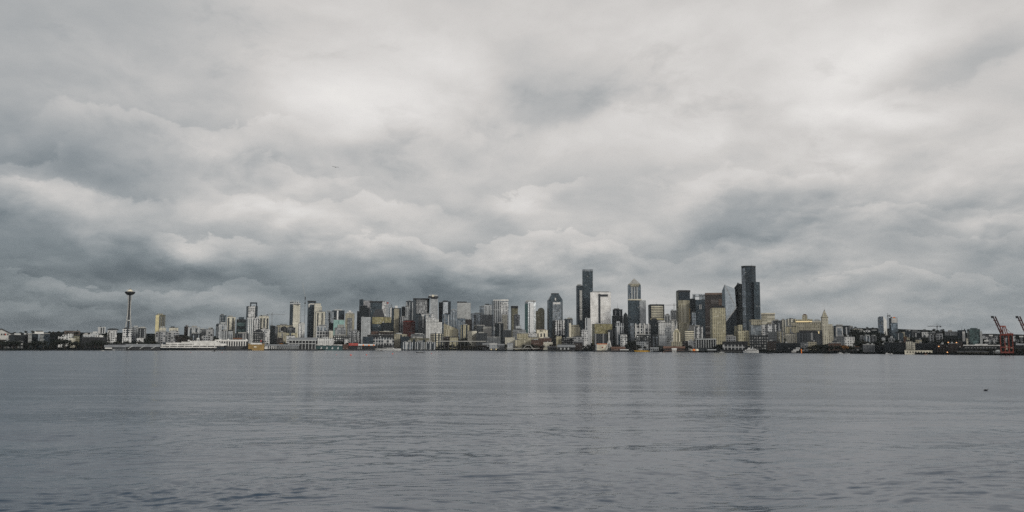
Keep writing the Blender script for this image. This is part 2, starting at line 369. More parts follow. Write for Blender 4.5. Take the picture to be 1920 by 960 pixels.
class MB:
    """collects shapes that form ONE mesh"""
    def __init__(s): s.V = []; s.F = []
    def add(s, V, Fc):
        k = len(s.V); s.V += [tuple(v) for v in V]; s.F += [tuple(i + k for i in f) for f in Fc]; return s
    def prism(s, foot, z0, z1):
        n = len(foot); zt = z1 if isinstance(z1, (list, tuple)) else [z1] * n
        V = [(x, y, z0) for x, y in foot] + [(x, y, z) for (x, y), z in zip(foot, zt)]
        return s.add(V, [(i, (i + 1) % n, n + (i + 1) % n, n + i) for i in range(n)] + [tuple(range(n, 2 * n)), tuple(range(n - 1, -1, -1))])
    def box(s, x0, x1, y0, y1, z0, z1): return s.prism([(x0, y0), (x1, y0), (x1, y1), (x0, y1)], z0, z1)
    def taper(s, f0, z0, f1, z1):
        n = len(f0); V = [(x, y, z0) for x, y in f0] + [(x, y, z1) for x, y in f1]
        return s.add(V, [(i, (i + 1) % n, n + (i + 1) % n, n + i) for i in range(n)] + [tuple(range(n, 2 * n)), tuple(range(n - 1, -1, -1))])
    def beam(s, p, q, w, h=None):
        p, q = Vector(p), Vector(q); h = h or w; a = (q - p).normalized()
        b = a.cross(Vector((0, 0, 1)) if abs(a.z) < .95 else Vector((1, 0, 0))).normalized(); c = a.cross(b)
        V = []
        for o in (p, q):
            for i, j in ((-1, -1), (1, -1), (1, 1), (-1, 1)): V.append(o + b * (i * w / 2) + c * (j * h / 2))
        return s.add(V, [(0, 1, 5, 4), (1, 2, 6, 5), (2, 3, 7, 6), (3, 0, 4, 7), (3, 2, 1, 0), (4, 5, 6, 7)])
    def tube(s, pts, rad, seg=8):
        pts = [Vector(p) for p in pts]; rad = rad if isinstance(rad, (list, tuple)) else [rad] * len(pts); V = []
        for i, p in enumerate(pts):
            a = (pts[min(i + 1, len(pts) - 1)] - pts[max(i - 1, 0)]).normalized()
            b = a.cross(Vector((0, 1, 0)) if abs(a.y) < .9 else Vector((1, 0, 0))).normalized(); c = a.cross(b)
            for k in range(seg):
                t = 2 * math.pi * k / seg; V.append(p + (b * math.cos(t) + c * math.sin(t)) * rad[i])
        Fc = [(i * seg + k, i * seg + (k + 1) % seg, (i + 1) * seg + (k + 1) % seg, (i + 1) * seg + k) for i in range(len(pts) - 1) for k in range(seg)]
        Fc += [tuple(range(seg - 1, -1, -1)), tuple((len(pts) - 1) * seg + k for k in range(seg))]
        return s.add(V, Fc)
    def lathe(s, prof, seg=24, cx=0, cy=0):
        V = [(cx + r * math.cos(2 * math.pi * k / seg), cy + r * math.sin(2 * math.pi * k / seg), z) for r, z in prof for k in range(seg)]
        n = len(prof)
        return s.add(V, [(i * seg + k, i * seg + (k + 1) % seg, (i + 1) * seg + (k + 1) % seg, (i + 1) * seg + k) for i in range(n - 1) for k in range(seg)] + [tuple(range(seg - 1, -1, -1)), tuple((n - 1) * seg + k for k in range(seg))])
    def gable(s, x0, x1, y0, y1, z0, ze, zr, along='x'):
        """box with a pitched roof, ridge along x or y"""
        if along == 'x':
            ym = (y0 + y1) / 2
            V = [(x0, y0, z0), (x1, y0, z0), (x1, y1, z0), (x0, y1, z0), (x0, y0, ze), (x1, y0, ze), (x1, y1, ze), (x0, y1, ze), (x0, ym, zr), (x1, ym, zr)]
            return s.add(V, [(0, 1, 5, 4), (2, 3, 7, 6), (1, 2, 6, 9, 5), (3, 0, 4, 8, 7), (4, 5, 9, 8), (6, 7, 8, 9), (3, 2, 1, 0)])
        xm = (x0 + x1) / 2
        V = [(x0, y0, z0), (x1, y0, z0), (x1, y1, z0), (x0, y1, z0), (x0, y0, ze), (x1, y0, ze), (x1, y1, ze), (x0, y1, ze), (xm, y0, zr), (xm, y1, zr)]
        return s.add(V, [(0, 1, 5, 8, 4), (2, 3, 7, 9, 6), (1, 2, 6, 5), (3, 0, 4, 7), (5, 6, 9, 8), (7, 4, 8, 9), (3, 2, 1, 0)])
    def build(s, name, m, parent=None, smooth=False): return mesh_obj(name, s.V, s.F, m, parent, smooth)

def tag(o, label, cat, group=None):
    o['label'] = label; o['category'] = cat
    if group: o['group'] = group
    return o

class Thing:
    """a top-level Empty standing at photo column px, d metres behind the shore line; local x = right, y = away"""
    def __init__(s, name, label, cat, px, d, group=None, z=None, Y=None):
        s.px = px; s.d = d; s.Y = Y if Y is not None else shoreY(px) + d
        s.X = horiz(px) * s.Y; s.z = ground(px, d) if z is None else z
        s.al = math.atan2(s.X, s.Y); s.ed = Vector((math.sin(s.al), math.cos(s.al), 0)); s.er = Vector((math.cos(s.al), -math.sin(s.al), 0))
        s.o = bpy.data.objects.new(name, None); s.o.empty_display_size = 2; link(s.o)
        s.o.location = (s.X, s.Y, s.z); s.o.rotation_euler = (0, 0, -s.al)
        tag(s.o, label, cat, group)
    def at(s, px, py, dy=0.0):
        r = ray(px, py); og = Vector((s.X, s.Y, 0)) + s.ed * dy
        t = og.dot(s.ed) / r.dot(s.ed)
        p = Vector((0, 0, H)) + r * t
        return (p - og).dot(s.er), p.z - s.z
    def x(s, px, py=640, dy=0.0): return s.at(px, py, dy)[0]
    def h(s, py, px=None, dy=0.0): return s.at(s.px if px is None else px, py, dy)[1]
    def foot(s, x0, xc, x1, py, ratio=1.0, depth=None):
        a, b = s.x(x0, py), s.x(x1, py)
        if xc is None:
            dp = depth or max(12, min(45, (b - a) * ratio)); return [(a, 0), (b, 0), (b, dp), (a, dp)]
        c = s.x(xc, py); wl, wr = max(c - a, .5), max(b - c, .5)
        ph = math.atan2(wl, wr * ratio); A = wr / math.cos(ph); B = wl / math.sin(ph)
        u = (math.cos(ph) * A, math.sin(ph) * A); v = (-math.sin(ph) * B, math.cos(ph) * B)
        return [(c, 0), (c + u[0], u[1]), (c + u[0] + v[0], u[1] + v[1]), (c + v[0], v[1])]
    def box(s, part, x0, x1, yt, yb, m, xc=None, dy=0.0, depth=None, ratio=1.0, parent=None, label=None):
        """yb None: down to (and a little into) the ground"""
        pm = yt + .35 * ((yb if yb is not None else 652) - yt)
        ft = [(x, y + dy) for x, y in s.foot(x0, xc, x1, pm, ratio, depth)]
        z1 = s.h(yt, (x0 + x1) / 2); z0 = -3.0 if yb is None else s.h(yb, (x0 + x1) / 2)
        o = MB().prism(ft, z0, z1).build(part, m, parent or s.o)
        if label: o['label'] = label
        return o

def inset(ft, k):
    cx = sum(p[0] for p in ft) / len(ft); cy = sum(p[1] for p in ft) / len(ft)
    return [(cx + (x - cx) * k, cy + (y - cy) * k) for x, y in ft]
DARK = ('darkglass', 'black', 'slateglass', 'darkrib', 'darkbrick', 'darkshed', 'spots', 'brown', 'tealglass', 'blueglass')
def bays_and_plant(T, kind, st, pent, w, r):
    """projecting bays up the front of plain blocks, and small machinery on the roof"""
    ft, zt = T.ft, T.zt
    p, q = Vector(ft[0]), Vector(ft[1]); e = q - p; L = e.length; e = e / L; nrm = Vector((e.y, -e.x))
    if pent and kind in ('apt', 'block', 'tower') and L > 11:
        pick = rs.choice(['greyapt', 'pale', 'greyglass', 'ribs'] if st in DARK else ['darkglass', 'greyapt', 'blueglass', 'darkrib', 'grey'])
        n = rs.choice((1, 2, 2, 3)); bw = min(7.0, L * rs.uniform(.10, .17)); top = zt - rs.choice((0.9, 3.5, 4.5, 7.5))
        for k in range(n):
            u = L * (k + .5) / n + rs.uniform(-.06, .06) * L
            a, b = p + e * (u - bw / 2), p + e * (u + bw / 2); o = nrm * .9
            MB().prism([(a.x + o.x, a.y + o.y), (b.x + o.x, b.y + o.y), (b.x, b.y + .3), (a.x, a.y + .3)], -3.5, top).build('bay', pick, T.o)
    if L > 9 and kind != 'house':
        c = sum((Vector(f) for f in ft), Vector((0, 0))) / 4
        for k in range(rs.choice((1, 2, 3))):
            u = rs.uniform(-.36, .36) * L; dep = rs.uniform(-.25, .2) * (Vector(ft[3]) - p).length
            x, y = c.x + u * e.x, c.y + u * e.y + dep; s_ = rs.uniform(.9, 2.2)
            MB().box(x - s_, x + s_, y - s_, y + s_, zt - .1, zt + rs.uniform(1.2, 3.2)).build('roof_plant', rs.choice(['grey metal', 'pale metal', 'roof felt', 'dark metal']), r)
        if kind == 'tower' and rs.random() < .4:
            MB().tube([(c.x, c.y, zt), (c.x, c.y, zt + rs.uniform(6, 13))], [.35, .1], 6).build('antenna', 'grey metal', r)
KIND = {'tower': ('office_tower', 'tower'), 'apt': ('apartment_tower', 'apartment tower'), 'low': ('low_building', 'building'), 'block': ('apartment_block', 'building'),
        'ware': ('warehouse', 'warehouse'), 'hall': ('hall', 'building'), 'shop': ('shop_building', 'building'), 'house': ('house', 'house')}
rs = random.Random(7)
def B(kind, label, x0, xc, x1, yt, d, st, ratio=1.0, pent=1, roof='roof felt', ant=0, depth=None):
    """an ordinary flat-roofed building; xc is the photo column of its near corner when two faces show"""
    nm, cat = KIND[kind]
    T = Thing(nm, label, cat, xc if xc is not None else (x0 + x1) / 2, d)
    pm = yt + .35 * (652 - yt)
    ft = T.foot(x0, xc, x1, pm, ratio, depth); zt = T.h(yt, (x0 + x1) / 2)
    T.ft, T.zt = ft, zt
    MB().prism(ft, -4, zt - .8).build('walls', st, T.o)
    r = MB().prism(inset(ft, 1.012), zt - .8, zt).build('roof', roof, T.o)
    w = abs(ft[1][0] - ft[0][0])
    if pent and w > 8:
        k = rs.uniform(.32, .6); f2 = inset(ft, k); ox = rs.uniform(-.15, .15) * w
        MB().prism([(x + ox, y) for x, y in f2], zt, zt + rs.uniform(2.2, 4.5)).build('penthouse', rs.choice(['grey metal', 'pale metal', 'roof felt', 'concrete']), r)
        cx = sum(p[0] for p in ft) / 4; cy = sum(p[1] for p in ft) / 4
        if rs.random() < .6:
            u = rs.uniform(-.33, .33) * w; MB().box(cx + u - 1.6, cx + u + 1.6, cy - 2, cy + 2, zt, zt + 1.9).build('vent_unit', 'pale metal', r)
    bays_and_plant(T, kind, st, pent, w, r)
    if ant:
        cx = sum(p[0] for p in ft) / 4; cy = sum(p[1] for p in ft) / 4
        MB().tube([(cx, cy, zt), (cx, cy, zt + ant)], [.5, .15], 6).build('antenna', 'grey metal', r)
    return T
# ------------------------------------------------------------------ water
def build_water():
    rows = np.concatenate([[.5, 8, 18, 28], 1 / np.linspace(1 / 34, 1 / 900, 620), np.geomspace(960, 14000, 30)])
    half = math.radians(35)
    azs = np.concatenate([np.linspace(-half, half, 860), np.linspace(half, 2 * math.pi - half, 50)[1:-1]])
    R, A = np.meshgrid(rows, azs, indexing='ij')
    X, Y = R * np.sin(A), R * np.cos(A)
    dr = np.gradient(rows)[:, None]; da = np.where(np.abs(azs) < half + 1e-6, 2 * half / 860, .12)[None, :] * R
    g = np.random.default_rng(11)
    Z = np.zeros_like(X); lost = np.zeros_like(X)
    def wob(sx, sy, seed):
        q = np.random.default_rng(seed); out = np.zeros_like(X)
        for i in range(7):
            a = q.uniform(0, 2 * math.pi); k = 2 * math.pi / (q.uniform(.5, 1.6)); out += np.sin(k * (X / sx * np.cos(a) + Y / sy * np.sin(a)) + q.uniform(0, 6.3))
        return out / 7 ** .5
    patch = np.clip(1 + .22 * wob(60, 40, 13) + .14 * wob(20, 12, 14), .55, 1.5)
    wx = 2.2 * wob(26, 26, 8); wy = 2.2 * wob(26, 26, 9)
    nW = 110
    for i in range(nW):
        lam = .55 * (4.8 / .55) ** ((i + g.random()) / nW)
        th = g.normal(math.radians(-78), math.radians(34))
        sl = .0088 * (1.0 if lam < 3.2 else (3.2 / lam) ** 1.0)
        k = 2 * math.pi / lam; amp = sl / k * g.uniform(.6, 1.3)
        sp = np.sqrt((dr * np.sin(th)) ** 2 + (da * np.cos(th)) ** 2)
        att = np.exp(-(2.0 * sp / lam) ** 2)
        ph = k * ((X + wx) * math.cos(th) + (Y + wy) * math.sin(th)) + g.uniform(0, 6.3)
        s = np.sin(ph)
        Z += amp * att * patch * (s + .25 * np.cos(2 * ph))
        lost += (sl ** 2 / 2) * (1 - att ** 2) * patch ** 2
    nr, na = X.shape
    V = np.stack([X, Y, Z], -1).reshape(-1, 3)
    i, j = np.meshgrid(np.arange(nr - 1), np.arange(na), indexing='ij'); j2 = (j + 1) % na
    Fq = np.stack([i * na + j, (i + 1) * na + j, (i + 1) * na + j2, i * na + j2], -1).reshape(-1, 4)
    # az grows clockwise seen from above, so this order faces up
    me = bpy.data.meshes.new('water')
    me.vertices.add(len(V)); me.vertices.foreach_set('co', V.ravel().astype(np.float32))
    me.loops.add(Fq.size); me.loops.foreach_set('vertex_index', Fq[:, ::-1].ravel().astype(np.int32))
    me.polygons.add(len(Fq)); me.polygons.foreach_set('loop_start', (np.arange(len(Fq)) * 4).astype(np.int32))
    me.polygons.foreach_set('loop_total', np.full(len(Fq), 4, np.int32))
    me.polygons.foreach_set('use_smooth', np.ones(len(Fq), bool))
    me.update(calc_edges=True); me.validate()
    at = me.attributes.new('chop', 'FLOAT', 'POINT'); at.data.foreach_set('value', np.sqrt(lost).ravel().astype(np.float32))
    if me.polygons[len(me.polygons) // 2].normal.z < 0: me.flip_normals()
    m = bpy.data.materials.new('sea water'); m.use_nodes = True; n = N(m.node_tree); bs = m.node_tree.nodes['Principled BSDF']
    tc = n.node('ShaderNodeTexCoord').outputs['Object']
    bs.inputs['Base Color'].default_value = (.019, .042, .074, 1)
    bs.inputs['IOR'].default_value = 1.333
    at_n = n.node('ShaderNodeAttribute', attribute_name='chop')
    big = n.noise(n.v('MULTIPLY', tc, (.35, 1, 1)), .008, 4, .55).outputs['Fac']
    rough = n.m('POWER', n.m('ADD', n.m('MULTIPLY', n.m('MULTIPLY', at_n.outputs['Fac'], .45), n.rng(big, .35, .65, .7, 1.25)), .012), .5)
    n.put(bs.inputs['Roughness'], rough)
    # ripples and wind lanes of every size tilt the surface a little, crests lying across the view of the bay
    r1 = n.noise(n.v('MULTIPLY', tc, (.32, 1.0, 1)), .11, 9, .68).outputs['Color']
    r2 = n.noise(n.v('MULTIPLY', tc, (.55, 1.0, 1)), 1.9, 4, .6).outputs['Color']
    lane = n.rng(n.noise(n.v('MULTIPLY', tc, (.3, 1, 1)), .012, 4, .55).outputs['Fac'], .38, .62, .45, 1.25)
    tl = n.v('ADD', n.v('MULTIPLY', n.v('SUBTRACT', r1, (.5, .5, .5)), (.19, .43, 0)), n.v('MULTIPLY', n.v('SUBTRACT', r2, (.5, .5, .5)), (.14, .30, 0)))
    geo = n.node('ShaderNodeNewGeometry').outputs['Normal']
    n.put(bs.inputs['Normal'], n.v('NORMALIZE', n.v('ADD', geo, n.v('SCALE', tl, None, lane))))
    me.materials.append(m)
    o = link(bpy.data.objects.new('water', me)); o['kind'] = 'structure'
build_water()

# ------------------------------------------------------------------ land: low quay, then a hillside
def build_land():
    cols = list(range(-1500, 3600, 24)); ds = [0, 0, 40, 70, 120, 200, 300, 420, 560, 720, 860, 970, 1300, 2200, 4500]
    V, Fc = [], []; rr = random.Random(5)
    for px in cols:
        for k, d in enumerate(ds):
            Yy = shoreY(px) + d; z = -3.0 if k == 0 else ground(px, d) + (rr.uniform(-1.2, 1.2) if d > 200 else 0)
            if d > 970: z = ground(px, 970) * max(.3, 1 - (d - 970) / 3000)
            V.append((horiz(px) * Yy, Yy, z))
    m = len(ds)
    for i in range(len(cols) - 1):
        for k in range(m - 1): Fc.append((i * m + k, (i + 1) * m + k, (i + 1) * m + k + 1, i * m + k + 1))
    mt = bpy.data.materials.new('hillside ground'); mt.use_nodes = True; n = N(mt.node_tree); bs = mt.node_tree.nodes['Principled BSDF']
    tc = n.node('ShaderNodeTexCoord').outputs['Object']
    a = n.noise(tc, .012, 5, .6).outputs['Fac']; b = n.noise(tc, .09, 5, .65).outputs['Fac']
    c = n.mix(n.rng(a, .42, .58, 0, 1), (.006, .009, .008, 1), (.013, .015, .016, 1))
    n.put(bs.inputs['Base Color'], n.v('SCALE', c, None, n.rng(b, .3, .7, .6, 1.5))); bs.inputs['Roughness'].default_value = .95; bs.inputs['Specular IOR Level'].default_value = 0
    o = mesh_obj('ground', V, Fc, mt); o['kind'] = 'structure'
build_land()

# ------------------------------------------------------------------ damp air between here and the city
def build_haze():
    o = MB().box(-15800, 15800, -15500, 15800, -4, 360).build('haze', 'roof felt'); o['kind'] = 'stuff'
    m = bpy.data.materials.new('damp air'); m.use_nodes = True; t = m.node_tree; t.nodes.clear()
    out = t.nodes.new('ShaderNodeOutputMaterial'); pv = t.nodes.new('ShaderNodeVolumePrincipled')
    pv.inputs['Color'].default_value = (.86, .93, 1, 1); pv.inputs['Density'].default_value = 1.4e-5; pv.inputs['Anisotropy'].default_value = .2
    t.links.new(pv.outputs[0], out.inputs['Volume'])
    o.data.materials.clear(); o.data.materials.append(m)
build_haze()
sc.cycles.volume_bounces = 0
# ------------------------------------------------------------------ ordinary buildings, left to right
def city():
    # --- far left shore
    B('block', 'dark low block under the white gabled hall at the far left edge', -14, None, 17, 636, 90, 'darkbrick', pent=0, roof='pale roof')
    B('low', 'dark low building scattered with bright windows on the far left shore', 6, None, 44, 639, 60, 'spots', depth=25, pent=0)
    B('low', 'plain dark block between the lit low building and the striped office on the left', 17, None, 53, 628, 180, 'black')
    B('low', 'wide black office with pale floor stripes on the far left hill', 60, None, 93, 625, 190, 'darkglass', roof='pale roof', pent=0)
    B('low', 'dark annex beside the stack of white balconies on the far left hill', 40, None, 60, 627, 240, 'black')
    B('block', 'long low reddish brown flats along the left skyline above the townhouses', 120, None, 150, 620, 800, 'brown', pent=0)
    for i, (a, b, y, s, d, lb) in enumerate([
        (109, 119, 630, 'whitemott', 150, 'leftmost white townhouse of the stepped cluster below the brown flats'),
        (117, 127, 627, 'whitemott', 200, 'white townhouse second from the left in the stepped cluster'),
        (126, 137, 625, 'white', 260, 'topmost white townhouse of the stepped cluster on the left hill'),
        (131, 141, 633, 'cream', 140, 'cream townhouse at the right foot of the stepped white cluster'),
        (138, 149, 629, 'olive', 240, 'olive yellow house right of the stepped white townhouses')]):
        B('house', lb, a, None, b, y, d, s, pent=0, depth=14)
    B('low', 'small grey white roofed house above the dark hedge left of the needle tower', 155, None, 169, 627, 260, 'pale', roof='pale roof')
    B('low', 'pale boxy building above the dark hedge left of the tall needle tower', 168, None, 186, 624, 330, 'pale', roof='pale roof')
    B('low', 'low white roofed block beside the dark firs left of the needle tower', 178, None, 194, 629, 250, 'white', roof='white paint', pent=0)
    B('ware', 'long dark windowless warehouse behind the hedge on the left shore', 153, None, 201, 632, 130, 'darkshed', pent=0, depth=30)
    B('apt', 'distant white tower of tall arched bays left of the needle tower', 183, None, 197.5, 613.5, 900, 'ribs', pent=0, roof='white paint')
    T = B('apt', 'mottled grey apartment block with rounded dark roof left of the needle tower', 201, None, 219, 619, 360, 'whitemott', pent=0)
    MB().lathe([(13, 0), (12, 2.4), (8, 4.4), (.4, 5)], 20, 0, 15).build('rooftop_dome', 'roof felt', T.o).location = (0, 0, T.zt)
    B('apt', 'mottled pale apartment block right at the foot of the needle tower', 229.5, None, 246.5, 616, 330, 'whitemott')
    B('apt', 'light grey apartment block just right of the needle tower', 246.5, None, 260, 613, 480, 'greyapt')
    B('apt', 'dark gridded apartment block with flat roof right of the needle tower', 258.5, None, 274, 614.5, 420, 'darkrib', roof='pale roof')
    B('low', 'small white building with a teal side under the needle tower', 231, 232.5, 241, 634, 110, 'white', pent=0, roof='white paint')
    B('low', 'small white building right of the teal sided one under the gridded flats', 256, None, 269, 634, 110, 'whitemott', pent=0, roof='white paint')
    B('low', 'little white cube house below the rounded mottled apartment block', 211, None, 216, 634, 110, 'white', pent=0, depth=10)
    T = B('tower', 'slim gold tower with a dark glazed front standing alone right of the needle tower', 291, 298, 309.5, 590, 700, 'olive', ratio=.8)
    T.box('lit_side', 291.5, 298, 590.5, 626, 'gold paint', dy=-1.5, depth=1.2)  # brighter gold on the left face paints it as lit
    T.box('crown', 295, 306, 587.8, 590, 'tan', dy=6, depth=16)
    # --- hillside right of the gold tower
    B('block', 'mottled blue grey apartment block below the gold tower', 291, None, 318, 622, 220, 'greymott')
    B('block', 'mottled grey apartment block with white roof right of the gold tower base', 312, None, 336, 622.5, 260, 'greymott', roof='white paint')
    B('low', 'cream block with a pale front peeping over the mottled flats by the gold tower', 298, None, 311, 614, 480, 'cream')
    B('low', 'wide cream block with twin end towers over the mottled flats', 317, None, 334, 614, 480, 'cream')
    B('block', 'narrow block with an ochre side wall left of the beige hillside flats', 345, 348, 354, 612, 430, 'darkbrick')
    B('block', 'beige hillside flats with a dark rooftop hump mid left', 352, None, 375, 613, 380, 'pale')
    B('block', 'dark front of flats below the beige hillside flats', 357, None, 376, 625, 200, 'darkrib')
    B('low', 'grey block topped by a black roof right of the beige hillside flats', 375, None, 386, 617, 450, 'grey', roof='black paint')
    B('low', 'dark roofed grey block left of the cream tower group', 386, None, 401, 616.5, 400, 'greymott', roof='black paint')
    B('house', 'grey hillside house with white gables above the white terminal', 378, None, 400, 628, 180, 'greymott', pent=0)
    # --- cream tower group
    B('apt', 'dark blue glass apartment tower behind the cream tower', 411, None, 424, 591, 700, 'slateglass')
    B('apt', 'dark narrow wing at the left foot of the cream tower group', 404.5, None, 413, 608, 640, 'darkglass')
    B('apt', 'pale tiled apartment tower below the dark blue glass one', 409.5, None, 425.5, 607, 520, 'pale')
    B('apt', 'cream apartment tower with small dotted windows', 425, None, 441, 594, 600, 'cream')
    B('apt', 'lower white twin apartment block in front of the cream tower', 414.5, None, 426, 620.5, 330, 'pale')
    B('apt', 'right hand twin of the lower white apartment blocks before the cream tower', 427.5, None, 436.5, 620.5, 330, 'pale')
    T = B('tower', 'black office tower with broad teal glass bands', 443, 446, 460.5, 598.5, 560, 'black', ratio=1.2, pent=0)
    for a, b in ((605, 611.5), (618, 623.5)): T.box('glass_band', 444.5, 459.5, a, b, 'tealglass', dy=-1, depth=3)
    T.box('penthouse', 447.5, 458, 594.5, 598.6, 'slateglass', dy=6, depth=18)
    B('low', 'low dark block beneath the teal banded tower', 440, None, 466, 625, 240, 'darkrib')
    B('low', 'low building with a rust brown roof behind the white arcade shed', 436, None, 453.5, 634, 110, 'brick', roof='rust orange', pent=0)
    # --- tall pair with hollow crown
    T = B('tower', 'dark framed tower with a hollow square crown and spotted pale front', 461, 464.5, 482.5, 574, 640, 'darkglass', pent=0, ratio=1.2)
    T.box('spotted_front', 465, 478, 574.5, 640, 'whitemott', dy=-2, depth=2.5)
    for a, b in ((469, 471.2), (480, 482.3)): T.box('crown_post', a, b, 569.3, 574.2, 'darkglass', dy=2, depth=6)
    T.box('crown_beam', 469, 482.3, 566.8, 569.3, 'darkglass', dy=2, depth=6)
    B('apt', 'white residential shaft in front of the hollow crowned tower, the left of a pair', 463, None, 473.5, 595, 450, 'white')
    B('apt', 'white residential shaft in front of the hollow crowned tower, the right of a pair', 473.6, None, 487, 596, 440, 'whitemott')
    B('apt', 'broad cream apartment tower with a mottled front right of the white pair', 485, None, 503.5, 592, 520, 'cream')
    B('block', 'mottled white lower block at the foot of the broad cream tower', 486, None, 506, 617, 300, 'whitemott')
    T = B('block', 'dark apartment block with a black stepped pyramid roof', 475, None, 494, 622, 210, 'spots', pent=0)
    MB().taper(inset(T.ft, .95), T.zt, inset(T.ft, .35), T.zt + 6.5).build('pyramid_roof', 'black paint', T.o)
    B('tower', 'plain black slab left of the beige rooftop block', 506, None, 515.5, 610.5, 520, 'black', pent=0)
    B('block', 'narrow grey block against the plain black slab', 515, None, 521, 613, 560, 'grey')
    B('block', 'beige flats with a cluttered roof behind the black drum', 518, None, 548, 609.5, 660, 'tan')
    T = Thing('storage_tank', 'big black rounded drum among the beige flats', 'tank', 531.5, 480)
    r = (T.x(538, 615) - T.x(525.5, 615)) / 2; zt = T.h(612)
    MB().lathe([(r, -3), (r, zt - r * .75), (r * .9, zt - r * .45), (r * .65, zt - r * .15), (r * .3, zt), (.2, zt)], 28, 0, r).build('shell', 'black paint', T.o, True)
    MB().box(-1.2, 1.2, r - 1.2, r + 1.2, zt - .5, zt + 2).build('vent', 'dark metal', T.o)
    B('block', 'plain grey block right of the black drum', 538, None, 553.5, 614, 470, 'grey')
    B('block', 'beige block with patchy red panels below the black drum', 519.5, 521, 536, 622.5, 250, 'tan')
    B('block', 'ochre topped low block right of the red panelled one', 534, None, 557, 624, 260, 'gold')
    B('low', 'cream low rise flats under the ochre topped block', 537, None, 553, 629, 170, 'whitemott', pent=0)
    B('low', 'dark low block on the slope left of the ochre topped block', 519, None, 530, 633, 150, 'darkbrick', pent=0)
    T = B('tower', 'cream ribbed tower with a spiky flaring crown and dark left side', 543, 549, 562, 567, 700, 'creamrib', ratio=.9, pent=0)
    T.box('side_wall', 543, 549.2, 566, 640, 'darkglass', dy=-1.6, depth=1.4)
    for i, (a, t) in enumerate(((544, 564), (547.5, 562.5), (551, 563.3), (555, 562.4), (558.8, 563.5))): T.box('crown_fin', a, a + 1.4, t, 569, 'pale metal', dy=1, depth=14)
    T.box('crown_band', 543.5, 563.5, 568, 570.5, 'pale', dy=-2, depth=18)
    B('apt', 'small white apartment tower beside the cream ribbed tower', 559, 560.6, 571, 606, 420, 'white')
    T = B('tower', 'dark slate tower with a black cap and a pale notch', 576, 577.5, 592, 566.5, 720, 'slateglass', pent=0)
    T.box('cap', 576.6, 592.4, 564, 566.4, 'black paint', dy=-.8, depth=20)
    T.box('notch_panel', 578.6, 580.4, 570, 576, 'white paint', dy=-1.2, depth=1.1)
    T.box('notch_lintel', 580.4, 589, 569, 571, 'white paint', dy=-1.2, depth=1.1)
    T = B('apt', 'stepped cream apartment tower right against the dark slate tower', 589, None, 601, 568.5, 660, 'creamrib', pent=0)
    T.box('lower_step', 598, 603, 574, None, 'creamrib', dy=2, depth=16)
    B('apt', 'cream apartment tower with dark left edge below the stepped cream one', 590.5, 592.2, 609, 584, 480, 'cream')
    B('block', 'square white block at the foot of the dark edged cream tower', 593, None, 612.5, 610.5, 300, 'pale')
    B('tower', 'grey glass tower in the gap right of the dark edged cream tower', 609, None, 625.5, 583.5, 640, 'greyglass')
    B('tower', 'short black tower in front of the grey glass tower in the gap', 616, None, 625.5, 605.5, 470, 'black', pent=0)
    T = B('tower', 'dark curved glass tower with one bright mirror stripe', 622.5, None, 645.5, 582, 660, 'darkglass', pent=0)
    T.box('mirror_stripe', 631.6, 634.4, 582.5, 604, 'mirror glazing', dy=-1.4, depth=1.2)
    T.box('crown', 627, 641, 579.8, 582, 'pale metal', dy=6, depth=14)
    T = B('hall', 'pale teal windowless box above grey flats', 625, None, 645.5, 599.5, 430, 'pale teal', pent=0, roof='pale metal')
    T.box('grey_panel', 633, 645, 608.5, 614.5, 'concrete', dy=-1.3, depth=1.2)
    for y in (602.8, 605.2): T.box('window', 634.4, 635.8, y, y + 1.3, 'dark glazing', dy=-.5, depth=.9)
    B('block', 'grey flats under the pale teal box', 627, None, 648.5, 614, 340, 'greyapt', pent=0)
    T = B('apt', 'beige tower with a stepped hat and a grey central bay', 647, None, 664.5, 587.5, 600, 'tan', pent=0)
    T.box('central_bay', 651.5, 660, 596, 630, 'greyapt', dy=-1.6, depth=1.5)
    T.box('hat', 650.5, 661.5, 584.5, 587.5, 'pale roof', dy=4, depth=14); T.box('hat_tip', 654, 658, 582, 584.6, 'white paint', dy=8, depth=7)
    B('block', 'grey gridded warehouse flats above the white terrace', 592.5, None, 625, 620.5, 230, 'frame', pent=0)
    B('block', 'cream end block of the grey gridded warehouse flats', 617, None, 624, 620, 200, 'cream', pent=0)
    B('low', 'long low white terrace behind the grey hall pier', 595, None, 625.5, 633.5, 120, 'white')
    B('low', 'dark low block with pale roof clutter right of the white terrace', 624, None, 655, 629, 190, 'spots')
    B('house', 'small white house with two dark openings above the red roofed pier', 646, None, 653, 636, 110, 'white', pent=0, depth=10)
    B('block', 'grey and white striped flats above the red roofed pier', 655, None, 674, 620, 250, 'greymott')
    # --- belltown group
    B('tower', 'dark tower at the left of the mauve tower', 673.2, None, 681, 561.5, 760, 'darkglass', pent=0)
    B('tower', 'low dark shoulder left of the dark tower by the mauve one', 669, None, 677, 583.5, 700, 'black', pent=0)
    B('tower', 'mauve grey tower with smooth front', 679.5, None, 697, 563.5, 800, 'mauve', pent=0)
    T = B('tower', 'black tower with a rounded shoulder before the mauve tower', 673, None, 688, 573, 620, 'black', pent=0)
    T.box('shoulder', 687.5, 691.8, 577.5, None, 'black', dy=1, depth=20)
    B('apt', 'white stone tower with cream upper corners', 677, None, 695, 594, 420, 'pale', pent=0)
    T = B('tower', 'dark blue glass slab above the mansard roofed building', 693.8, None, 716, 565.5, 700, 'slateglass', pent=0)
    T.box('roof_slab', 693, 717, 564.6, 567.6, 'black paint', dy=-1, depth=22)
    T = B('tower', 'white spotted tower wearing an orange topped side shaft', 712, None, 723.5, 564.5, 780, 'whitemott', pent=0)
    T.box('side_shaft', 724, 728.3, 569, None, 'pale', dy=1, depth=10); T.box('orange_top', 725, 728.6, 566.6, 569.2, 'red paint', dy=.5, depth=8)
